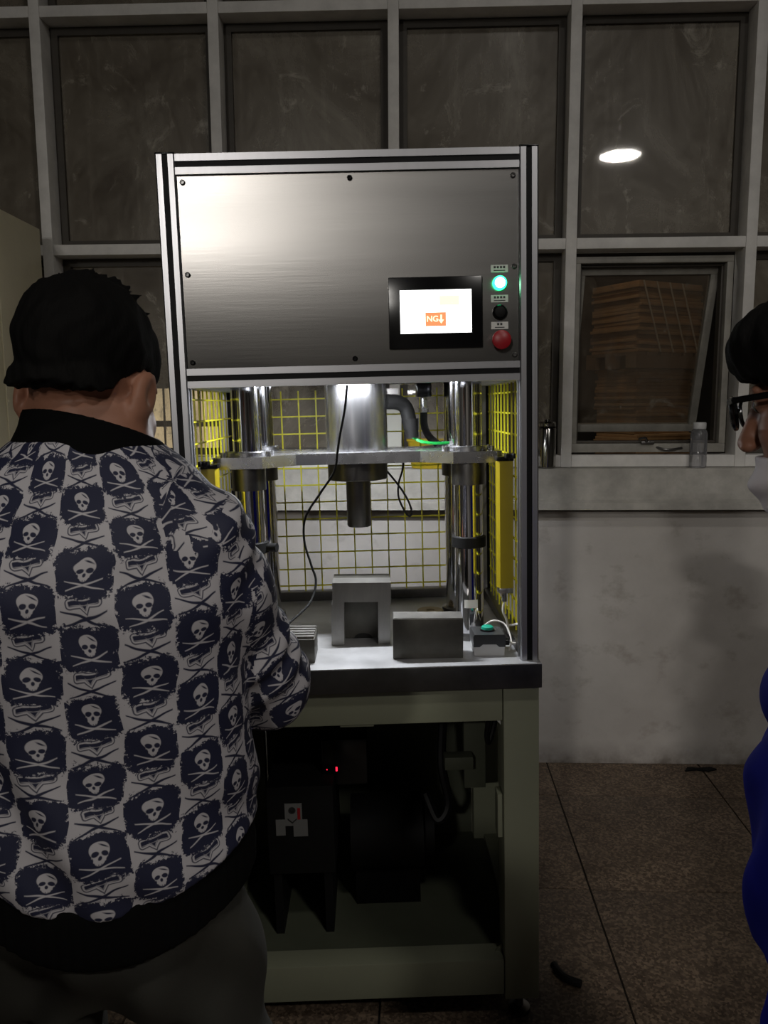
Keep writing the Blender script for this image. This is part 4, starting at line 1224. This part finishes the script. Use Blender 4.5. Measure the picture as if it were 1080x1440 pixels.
def hair_mesh(C, B, name, parent, front=0.052, nape=-0.036, side=-0.012, fringe=False, seed=0, vol=0.0):
    C = np.array(C); Bn = np.array(B)
    v = Vol(C - 0.18, C + 0.18, 0.0032)
    def fn(x, y, z):
        X, Y, Z = x - C[0], y - C[1], z - C[2]
        a, b, c = [Bn[0, i] * X + Bn[1, i] * Y + Bn[2, i] * Z for i in range(3)]
        k0 = np.sqrt((a / ((0.079 + vol) * (1 - 0.24 * np.clip((0.035 - c) / 0.06, 0, 1.6)))) ** 2 + ((b + 0.014) / (0.108 + vol)) ** 2 + ((c - 0.032) / (0.098 + vol)) ** 2)
        d = (k0 - 1) * 0.09
        # lower back of the head narrows into the nape
        kn = np.sqrt((a / 0.066) ** 2 + ((b + 0.045) / 0.062) ** 2 + ((c + 0.025) / 0.07) ** 2)
        d = np.minimum(d, (kn - 1) * 0.06)
        if fringe:
            kf = np.sqrt(((a + 0.025) / 0.078) ** 2 + ((b - 0.043) / 0.071) ** 2 + ((c - 0.079) / 0.058) ** 2)
            d = np.minimum(d, (kf - 1) * 0.05)
        n1 = np.sin(a * 210 + 3 * np.sin(c * 60 + seed)) * np.sin(b * 190 + 2 * np.sin(a * 80) + seed) * 0.0016
        n2 = np.sin(a * 90 + seed) * np.sin(b * 75 + c * 40) * 0.0025
        d = d + n1 + n2
        # hairline
        low = np.where(b < -0.080, nape, 0) + np.where(b >= -0.080, np.interp(b, [-0.080, -0.060, -0.040, -0.020, 0.0, 0.02, 0.05, 0.07, 0.10], [nape, nape + 0.008, -0.008, 0.014, 0.024, 0.024, side + 0.015, 0.055 if not fringe else 0.042, 0.062 if not fringe else 0.042]), 0)
        low = low + 0.0018 * np.sin(a * 330 + seed) * np.sin(a * 90) + 0.002 * np.sin(b * 310 + a * 130)
        d = np.maximum(d, (low - c) * 0.8)
        face = (b - front) if not fringe else (b - 0.135)
        d = np.maximum(d, np.minimum(face, 0.075 - c) if not fringe else face)
        return d
    v.add(fn, C - 0.17, C + 0.17)
    # tufts at the crown
    rnd = random.Random(seed + 5)
    for k in range(26):
        th, ph = rnd.uniform(0, 2 * PI), rnd.uniform(0.05, 0.75)
        dl = np.array([math.sin(ph) * math.cos(th) * 0.085, math.sin(ph) * math.sin(th) * 0.105 - 0.014, math.cos(ph) * 0.099 + 0.032])
        tip = dl * 1.0 + np.array([math.cos(th) * 0.010, math.sin(th) * 0.010 + 0.006, 0.006])
        v.cap(C + Bn @ dl * 0.96, C + Bn @ tip, 0.006, 0.0016, 0.006)
    return np_obj(name, v.mesh(), M['hair'], parent, 1)[0]


def add_hand(v, wrist, dirv, palm_n, side, curl=0.6):
    """palm plus five separate bent fingers; dirv: along the hand, palm_n: out of the palm, side: +1 thumb towards dirv x palm_n"""
    wv, d, n = Vector(wrist), Vector(dirv).normalized(), Vector(palm_n).normalized()
    n = (n - d * n.dot(d)).normalized()
    t = d.cross(n) * side
    K = 0.01
    for q in (-0.028, -0.009, 0.010, 0.028):
        v.cap(wv + t * q * 0.6, wv + d * 0.085 + t * q, 0.014, 0.0105, K)
    for q, L in ((0.030, 0.066), (0.0105, 0.074), (-0.0095, 0.070), (-0.028, 0.056)):
        p = wv + d * 0.086 + t * q
        ang = 0.25
        for seg, r0, r1 in ((0.45, 0.0092, 0.0085), (0.30, 0.0085, 0.0078), (0.25, 0.0078, 0.0066)):
            e = p + (d * math.cos(ang) + n * math.sin(ang)) * L * seg
            v.cap(p, e, r0, r1, 0.004)
            p = e; ang += curl
    p = wv + d * 0.022 + t * 0.028
    e = p + (d * 0.62 + t * 0.62 + n * 0.42).normalized() * 0.042
    v.cap(p, e, 0.014, 0.0105, 0.01)
    e2 = e + (d * 0.85 + t * 0.10 + n * 0.5).normalized() * 0.032
    v.cap(e, e2, 0.0105, 0.008, 0.005)


def person(root, spec):
    lo, hi = spec['bounds']
    v = Vol(lo, hi, 0.0042)
    S = spec
    v.loft([(z, cx, cy, a - 0.022, b - 0.022) for z, cx, cy, a, b in S['torso']], 0.0, S['yaw'])
    v.cap(S['neck0'], S['neck1'], 0.058, 0.050, 0.04)
    add_head(v, S['head'], S['B'])
    for arm in S['arms']:
        v.cap(arm[0], arm[1], 0.046, 0.038, 0.04); v.cap(arm[1], arm[2], 0.040, 0.026, 0.01)
        add_hand(v, arm[2], arm[3], arm[4], arm[5], arm[6])
    for leg in S['legs']:
        v.cap(leg[0], leg[1], 0.068, 0.050, 0.02); v.cap(leg[1], leg[2], 0.050, 0.034, 0.01)
        v.cap(leg[2], Vector(leg[2]) + Vector(leg[3]) * 0.12 + Vector((0, 0, -0.035)), 0.034, 0.028, 0.02)
    return np_obj('body', v.mesh(), M['skin'], root, 1)


def shoes(root, legs):
    for leg in legs:
        a, f = Vector(leg[2]), Vector(leg[3])
        base = Vector((a.x, a.y, 0))
        v = Vol(base + Vector((-0.22, -0.22, -0.01)), base + Vector((0.22, 0.22, 0.16)), 0.005)
        h = base + Vector((0, 0, 0.045)); toe = base + f * 0.17 + Vector((0, 0, 0.036))
        v.cap(h - f * 0.04, toe, 0.044, 0.036, 0.01); v.cap(base + Vector((0, 0, 0.05)), base + Vector((0, 0, 0.105)), 0.046, 0.044, 0.02)
        v.cut(lambda x, y, z: z - 0.002 + 0 * x + 0 * y, base + Vector((-.2, -.2, -.01)), base + Vector((.2, .2, 0.01)))
        np_obj('shoe', v.mesh(), M['shoe'], root, 1)


# ---- the man with the printed jacket (seen from behind)
SPX = -0.365
A_ROOT = thing('person', 'person seen from behind in a skull print bomber jacket with black collar', 'person', (SPX, 0.98, 0))
torsoA = [(0.80, SPX, 0.985, 0.168, 0.128), (0.90, SPX, 0.985, 0.175, 0.135), (1.00, SPX, 0.98, 0.170, 0.135), (1.12, SPX, 0.975, 0.175, 0.132),
          (1.22, SPX, 0.970, 0.190, 0.130), (1.30, SPX, 0.972, 0.186, 0.120), (1.36, SPX, 0.978, 0.150, 0.100), (1.405, SPX, 0.985, 0.100, 0.080), (1.44, SPX, 0.99, 0.066, 0.066)]
BA = basis((0.13, 1.0), R(22), R(3))
headA = (-0.368, 1.005, 1.474)
armsA = [((-0.226, 0.965, 1.285), (-0.170, 1.085, 1.062), (-0.215, 1.345, 1.000), (0.0, 1, 0.05), (0.85, 0.0, -0.5), 1, 0.75),
         ((-0.520, 0.965, 1.300), (-0.575, 1.085, 1.062), (-0.500, 1.345, 1.010), (0.1, 1, 0.0), (-0.5, 0, -0.85), -1, 0.55)]
legsA = [((-0.272, 0.985, 0.80), (-0.222, 1.0, 0.46), (-0.225, 0.97, 0.10), (0.15, 0.98, 0)), ((-0.462, 0.985, 0.83), (-0.480, 1.0, 0.46), (-0.500, 0.97, 0.10), (-0.2, 0.97, 0))]
person(A_ROOT, dict(bounds=((-0.72, 0.76, 0.05), (-0.05, 1.60, 1.66)), torso=torsoA, yaw=0.0, neck0=(SPX, 0.985, 1.36), neck1=(-0.366, 0.998, 1.47), head=headA, B=BA, arms=armsA, legs=legsA))
hair_mesh(headA, BA, 'hair', A_ROOT, seed=1, vol=0.002)
shoes(A_ROOT, legsA)


def folds_torso(x, y, z):
    X = x - SPX
    low = np.clip((1.22 - z) / 0.3, 0, 1) * np.clip((z - 0.875) / 0.07, 0.12, 1)
    d = 0.0085 * low * np.sin(46 * X + 5 * np.sin(7 * z) + 2.0 * np.sin(3 * y * 6))
    d = d + 0.0050 * np.sin(30 * z + 9 * np.sin(9 * X) + 4 * X) * np.clip((1.05 - z) / 0.15, 0, 1)
    d = d + 0.0030 * np.sin(24 * X - 38 * z + 3) * np.clip((z - 1.1) / 0.1, 0, 1)
    d = d + 0.0018 * np.sin(70 * X + 40 * z) * np.sin(25 * z + 12 * y)
    return d.astype(f4)


# printed jacket: torso and sleeves, each pattern-mapped on its own cylinder
JT = [(0.845, SPX, 0.985, 0.186, 0.148), (0.90, SPX, 0.985, 0.198, 0.158), (0.96, SPX, 0.982, 0.197, 0.158), (1.04, SPX, 0.978, 0.183, 0.148), (1.12, SPX, 0.972, 0.186, 0.144),
      (1.22, SPX, 0.968, 0.192, 0.142), (1.29, SPX, 0.970, 0.184, 0.132), (1.345, SPX, 0.976, 0.152, 0.112), (1.385, SPX, 0.982, 0.120, 0.092), (1.41, SPX, 0.987, 0.080, 0.072)]
jv = Vol((-0.72, 0.76, 0.85), (-0.05, 1.40, 1.45), 0.0040)
jv.loft(JT, 0.0, 0.0, folds_torso)
def hem_z(x): return np.minimum(0.868 + 1.9 * (x + 0.33) ** 2, 0.920)
jv.cut(lambda x, y, z: z - hem_z(x) + 0 * y, (-9, -9, -9), (9, 9, 9))
sleeveA = []
for arm in armsA:
    S_, El, Wr = [Vector(q) for q in arm[:3]]
    out = 1 if S_.x > SPX else -1
    sh = S_ + Vector((-0.045 * out, 0.004, 0.022))
    def slv(a, b, ra, rb, ph):
        a_, b_ = np.array(a, f4), np.array(b, f4); ba = b_ - a_; LL = float(np.linalg.norm(ba)); dn = ba / LL
        def fn(x, y, z):
            t = (x - a_[0]) * dn[0] + (y - a_[1]) * dn[1] + (z - a_[2]) * dn[2]
            h = np.clip(t / LL, 0, 1)
            qx, qy, qz = x - a_[0] - ba[0] * h, y - a_[1] - ba[1] * h, z - a_[2] - ba[2] * h
            w_ = 0.0042 * np.sin(t * 95 + 22 * qx + 30 * qz + ph + 2.0 * np.sin(t * 31)) + 0.0025 * np.sin(t * 45 - 40 * qz + ph)
            return np.sqrt(qx ** 2 + qy ** 2 + qz ** 2) - (ra + (rb - ra) * h) + w_
        r = max(ra, rb)
        return fn, np.minimum(a_, b_) - r, np.maximum(a_, b_) + r
    jv.cap(sh, S_, 0.056, 0.062, 0.03)
    jv.add(*slv(S_, El, 0.064, 0.060, out), 0.012)
    jv.add(*slv(El, El + (Wr - El) * 0.97, 0.058, 0.043, out + 1), 0.02)
    sleeveA.append((S_, El, Wr))
# open the hem and neck are closed by ribbing parts
jo, JV, JF = np_obj('jacket', jv.mesh(), M['print'], A_ROOT, 1)
ja = {}
def seg_d(P, a, b):
    a, b = np.array(a), np.array(b); ba = b - a
    h = np.clip(((P - a) @ ba) / (ba @ ba), 0, 1)
    return np.linalg.norm(P - a - h[:, None] * ba, axis=1), h
fc = JV[JF].mean(1)
zz = [p[0] for p in JT]
a_i = np.interp(fc[:, 2], zz, [p[3] for p in JT]); b_i = np.interp(fc[:, 2], zz, [p[4] for p in JT]); cy_i = np.interp(fc[:, 2], zz, [p[2] for p in JT])
dt = (np.sqrt(((fc[:, 0] - SPX) / a_i) ** 2 + ((fc[:, 1] - cy_i) / b_i) ** 2) - 1) * b_i
dt = np.where(fc[:, 2] < 0.87, 0, dt)
lab = np.zeros(len(JF), int); best = dt.copy() - 0.006
for k, (S_, El, Wr) in enumerate(sleeveA):
    d1, h1 = seg_d(fc, S_ + (S_ - El) * 0.12, El); d2, h2 = seg_d(fc, El, Wr)
    for q, dd, rr in ((1 + 2 * k, d1, 0.062), (2 + 2 * k, d2, 0.050)):
        s_ = np.abs(dd - rr)
        mth = s_ < np.abs(best)
        lab[mth] = q; best[mth] = s_[mth]
UV = np.zeros((JF.size, 2), f4)
cor = JV[JF.ravel()]; lb_ = np.repeat(lab, 4)
def wrap_fix(ang):
    A = ang.reshape(-1, 4); A = np.where(A - A[:, :1] > PI, A - 2 * PI, A); A = np.where(A - A[:, :1] < -PI, A + 2 * PI, A)
    return A.ravel()
m0 = lb_ == 0
Ra = 0.175
th = np.arctan2(cor[:, 0] - SPX, -(cor[:, 1] - 0.975) * 1.25)
UV[m0, 0] = (wrap_fix(th) * Ra)[m0]; UV[m0, 1] = (cor[:, 2] + 0.25 * np.maximum(0, cor[:, 2] - 1.30))[m0]
for k, (S_, El, Wr) in enumerate(sleeveA):
    off = 0.0
    for q, a, b in ((1 + 2 * k, S_, El), (2 + 2 * k, El, Wr)):
        mq = lb_ == q
        d = (b - a).normalized(); L_ = (b - a).length
        e1 = Vector((1, 0, 0)); e1 = (e1 - d * e1.dot(d)).normalized(); e2 = d.cross(e1)
        P = cor - np.array(a)
        t = P @ np.array(d); an = wrap_fix(np.arctan2(P @ np.array(e2), P @ np.array(e1)))
        UV[mq, 0] = (an * 0.058)[mq] + 0.013; UV[mq, 1] = (-(t + off))[mq]
        off += L_
# one skull sits at x -0.320, z 1.272 on the back
u_s = math.atan2(-0.320 - SPX, 0.142 * 1.25) * Ra
UV[m0, 0] -= u_s; UV[m0, 1] -= 1.272
uvl = jo.data.uv_layers.new(name='UVMap')
uvl.data.foreach_set('uv', UV.ravel())

# ribbed collar, hem and cuffs
def ring_vol(rows, lo, hi, yaw, thick, h=0.0035, fold=None):
    v = Vol(lo, hi, h)
    v.loft(rows, 0.0, yaw, fold)
    return v
cv = Vol((SPX - 0.13, 0.84, 1.36), (SPX + 0.13, 1.14, 1.48), 0.0032)
cv.loft([(1.375, SPX, 0.982, 0.108, 0.086), (1.40, SPX, 0.986, 0.094, 0.080), (1.425, SPX, 0.992, 0.082, 0.076), (1.452, SPX, 0.998, 0.076, 0.074)])
cv.cut(lambda x, y, z: (z - 1.452 - (y - 0.93) * -0.20 - (x - SPX) * -0.16) * -1.0, (-9, -9, -9), (9, 9, 9)) if False else None
cv.cut(lambda x, y, z: 1.442 - (y - 0.93) * 0.30 - (x - SPX) * 0.20 - z, (-9, -9, -9), (9, 9, 9))
cv.cut(lambda x, y, z: np.sqrt(((x - SPX) / 0.068) ** 2 + ((y - 0.997) / 0.066) ** 2) * 0.066 - 0.066 + 0 * z, (-9, -9, -9), (9, 9, 9)) 
np_obj('collar', cv.mesh(), M['knit'], A_ROOT, 1)
hv = Vol((SPX - 0.22, 0.78, 0.76), (SPX + 0.22, 1.18, 0.97), 0.004)
hv.loft([(0.782, SPX, 0.985, 0.182, 0.143), (0.81, SPX, 0.985, 0.189, 0.149), (0.87, SPX, 0.985, 0.192, 0.152), (0.95, SPX, 0.985, 0.186, 0.146)], 0, 0, lambda x, y, z: (0.0016 * np.sin(420 * x) * np.cos(200 * y) + 0 * z).astype(f4))
hv.cut(lambda x, y, z: z - (hem_z(x) - 0.068) + 0 * y, (-9, -9, -9), (9, 9, 9)); hv.cut(lambda x, y, z: hem_z(x) + 0.012 - z + 0 * y, (-9, -9, -9), (9, 9, 9))
np_obj('hem_rib', hv.mesh(), M['knit'], A_ROOT, 1)
for arm in armsA:
    S_, El, Wr = [Vector(q) for q in arm[:3]]
    d = (Wr - El).normalized()
    obj('cuff', BM().cyl(Wr - d * 0.045 - A_ROOT.location, Wr + d * 0.012 - A_ROOT.location, 0.044, 0.036, n=28), M['knit'], A_ROOT)
# trousers
def folds_leg(x, y, z):
    return (0.0055 * np.sin(38 * z + 30 * x + 2 * np.sin(20 * y)) + 0.004 * np.sin(60 * x - 22 * z)).astype(f4)
tv = Vol((-0.68, 0.80, 0.05), (-0.10, 1.20, 0.90), 0.0048)
tv.loft([(0.70, SPX, 0.985, 0.150, 0.108), (0.78, SPX, 0.985, 0.160, 0.120), (0.84, SPX, 0.985, 0.155, 0.116), (0.89, SPX, 0.985, 0.155, 0.112)], 0, 0, folds_leg)
for leg in legsA:
    a, b, c = leg[:3]
    tv.cap(a, b, 0.090, 0.081, 0.026); tv.cap(b, (c[0], c[1], 0.075), 0.076, 0.064, 0.03)
sl, P = tv.box((-9, -9, -9), (9, 9, 9)); tv.d += folds_leg(*P)
tv.cut(lambda x, y, z: z - 0.07 + 0 * x + 0 * y, (-9, -9, -9), (9, 9, 9))
np_obj('trousers', tv.mesh(), M['trousers'], A_ROOT, 1)

# ---- the man in blue at the right edge
B_ROOT = thing('person', 'person in blue work clothes with black glasses and white face mask at right edge', 'person', (0.66, 0.94, 0))
bx_, by_ = 0.628, 0.94
dirB = (-0.78, 0.62)
yawB = math.atan2(0.78, 0.62)
torsoB = [(0.74, bx_, by_, 0.180, 0.135), (0.85, bx_, by_, 0.195, 0.150), (0.98, bx_ - 0.004, by_, 0.190, 0.148), (1.10, bx_ + 0.03, by_, 0.178, 0.135), (1.20, bx_ + 0.03, by_ + 0.005, 0.178, 0.125), (1.265, bx_ + 0.02, by_ + 0.01, 0.165, 0.110),
          (1.31, bx_, by_ + 0.02, 0.115, 0.088), (1.345, bx_ - 0.02, by_ + 0.03, 0.07, 0.065)]
headB = (0.559, 0.985, 1.449)
BB = basis(dirB, R(10))
rB = Vector((0.62, 0.78, 0))
armsB = [((0.575, 0.790, 1.265), (0.490, 0.868, 1.115), (0.555, 0.840, 0.965), (0.45, 0.75, -0.25), (0.6, -0.5, 0.2), 1, 0.3),
         ((0.760, 1.085, 1.255), (0.835, 1.16, 1.00), (0.740, 1.20, 0.80), (-0.3, 0.15, -0.9), (-0.6, -0.5, 0), -1, 0.5)]
legsB = [((0.590, 0.870, 0.78), (0.556, 0.870, 0.44), (0.60, 0.84, 0.10), (-0.85, 0.52, 0)), ((0.715, 1.01, 0.78), (0.715, 1.03, 0.44), (0.74, 1.02, 0.10), (-0.65, 0.75, 0))]
person(B_ROOT, dict(bounds=((0.34, 0.68, 0.05), (0.98, 1.34, 1.62)), torso=torsoB, yaw=-yawB + PI / 2 if False else math.atan2(rB.y, rB.x), neck0=(0.64, 0.96, 1.28), neck1=(0.58, 0.975, 1.41), head=headB, B=BB, arms=armsB, legs=legsB))
hair_mesh(headB, BB, 'hair', B_ROOT, seed=3, vol=0.003, fringe=True, front=0.06, nape=-0.060, side=-0.02)
shoes(B_ROOT, legsB)
yb_ = math.atan2(rB.y, rB.x)
def folds_b(x, y, z): return (0.0045 * np.sin(34 * z + 20 * y + 2 * np.sin(16 * x)) + 0.004 * np.sin(55 * y + 30 * z + 20 * x)).astype(f4)
cvB = Vol((0.36, 0.68, 0.70), (0.98, 1.34, 1.40), 0.0052)
cvB.loft([(z, cx, cy, a + 0.002, b + 0.002) for z, cx, cy, a, b in torsoB[:-1]], 0, yb_, folds_b)
for arm in armsB:
    S_, El, Wr = [Vector(q) for q in arm[:3]]
    cvB.cap(S_, El, 0.062, 0.054, 0.03); cvB.cap(El, El + (Wr - El) * 0.95, 0.054, 0.044, 0.02)
sl, P = cvB.box((-9, -9, -9), (9, 9, 9)); cvB.d += folds_b(*P) * 0.15
np_obj('work_jacket', cvB.mesh(), M['blue_cloth'], B_ROOT, 1)
kvB = Vol((0.50, 0.82, 1.24), (0.80, 1.10, 1.40), 0.004)
kvB.cap((0.652, 0.955, 1.270), (0.618, 0.966, 1.335), 0.096, 0.084, 0.0)
kvB.cut(lambda x, y, z: z - 1.262 + 0 * x + 0 * y, (-9, -9, -9), (9, 9, 9)); kvB.cut(lambda x, y, z: 1.340 - z + (x - 0.62) * 0.25 + 0 * y, (-9, -9, -9), (9, 9, 9))
sl, P = kvB.box((-9, -9, -9), (9, 9, 9))
ang_ = np.sqrt((P[0] - 0.635 + (P[2] - 1.30) * 0.5) ** 2 + (P[1] - 0.960) ** 2)
kvB.d = np.maximum(kvB.d, (0.064 - ang_).astype(f4))
np_obj('jacket_collar', kvB.mesh(), M['blue_cloth'], B_ROOT, 1)
tvB = Vol((0.40, 0.70, 0.05), (0.92, 1.22, 0.86), 0.0055)
tvB.loft([(0.68, bx_, by_, 0.160, 0.115), (0.76, bx_, by_, 0.172, 0.130), (0.84, bx_, by_, 0.170, 0.130)], 0, yb_)
for leg in legsB:
    a, b, c = leg[:3]
    tvB.cap(a, b, 0.100, 0.080, 0.05); tvB.cap(b, (c[0], c[1], 0.075), 0.080, 0.064, 0.03)
sl, P = tvB.box((-9, -9, -9), (9, 9, 9)); tvB.d += folds_b(*P)
tvB.cut(lambda x, y, z: z - 0.07 + 0 * x + 0 * y, (-9, -9, -9), (9, 9, 9))
np_obj('trousers', tvB.mesh(), M['blue_cloth'], B_ROOT, 1)
# mask, glasses
Bn = np.array(BB); Cn = np.array(headB)
gB = lambda x, y, z: Vector(Cn + Bn @ np.array([x, y, z]))
mv = Vol(Cn - 0.16, Cn + 0.14, 0.003)
def maskfn(x, y, z):
    X, Y, Z = x - Cn[0], y - Cn[1], z - Cn[2]
    a, b, c = [Bn[0, i] * X + Bn[1, i] * Y + Bn[2, i] * Z for i in range(3)]
    k0 = np.sqrt((a / 0.064) ** 2 + ((b - 0.032) / 0.080) ** 2 + ((c + 0.084) / 0.062) ** 2)
    d = (k0 - 1) * 0.068 + 0.0025 * np.sin(c * 160) + 0.002 * np.sin(a * 90 + c * 60)
    top = -0.052 + 0.10 * np.clip(0.10 - b, 0, 1) * 0 
    return np.maximum(np.maximum(d, -(d + 0.010)), np.maximum(c - top - 0.18 * (b - 0.10), -0.010 - b))
mv.add(maskfn, Cn - 0.15, Cn + 0.13)
np_obj('face_mask', mv.mesh(), M['mask'], B_ROOT, 1)
gl = BM()
loc0 = Vector(B_ROOT.location)
def G(x, y, z): return gB(x, y, z) - loc0
for sx in (-1, 1):
    pts = []
    for k in range(17):
        t = 2 * PI * k / 16
        cx_, sz_ = math.cos(t), math.sin(t)
        x = sx * 0.036 + 0.026 * math.copysign(abs(cx_) ** 0.7, cx_); z = 0.006 + 0.020 * math.copysign(abs(sz_) ** 0.7, sz_)
        pts.append(G(x, 0.119 - 0.010 * abs(x) / 0.06, z))
    gl.tube(pts, 0.0028, 6, 1)
    gl.tube([G(sx * 0.062, 0.109, 0.020), G(sx * 0.074, 0.100, 0.021)], 0.0045, 8, 1)
    gl.tube([G(sx * 0.074, 0.102, 0.021), G(sx * 0.080, 0.05, 0.020), G(sx * 0.083, -0.002, 0.016), G(sx * 0.080, -0.025, -0.010)], 0.0042, 8)
gl.tube([G(-0.011, 0.118, 0.010), G(0, 0.121, 0.013), G(0.011, 0.118, 0.010)], 0.0028, 6)
gls = obj('glasses', gl, M['black_plastic'], B_ROOT)
for sx in (-1, 1):
    lb2 = BM()
    vs = []
    for k in range(16):
        t = 2 * PI * k / 16
        cx_, sz_ = math.cos(t), math.sin(t)
        x = sx * 0.036 + 0.025 * math.copysign(abs(cx_) ** 0.7, cx_); z = 0.006 + 0.019 * math.copysign(abs(sz_) ** 0.7, sz_)
        vs.append(lb2.b.verts.new(G(x, 0.119 - 0.010 * abs(x) / 0.06, z)))
    lb2.b.faces.new(vs)
    obj('lens', lb2, M['lens'], gls)
    obj('ear_loop', BM().tube([G(sx * 0.060, 0.008, -0.062), G(sx * 0.074, -0.012, -0.050), G(sx * 0.083, -0.030, -0.020), G(sx * 0.084, -0.020, 0.018)], 0.0016, 6), M['mask'], B_ROOT)
    obj('eye', BM().ball(G(sx * 0.033, 0.0805, 0.011), 0.010), mat('eye_dark', (0.02, 0.015, 0.012), 0.15), B_ROOT)
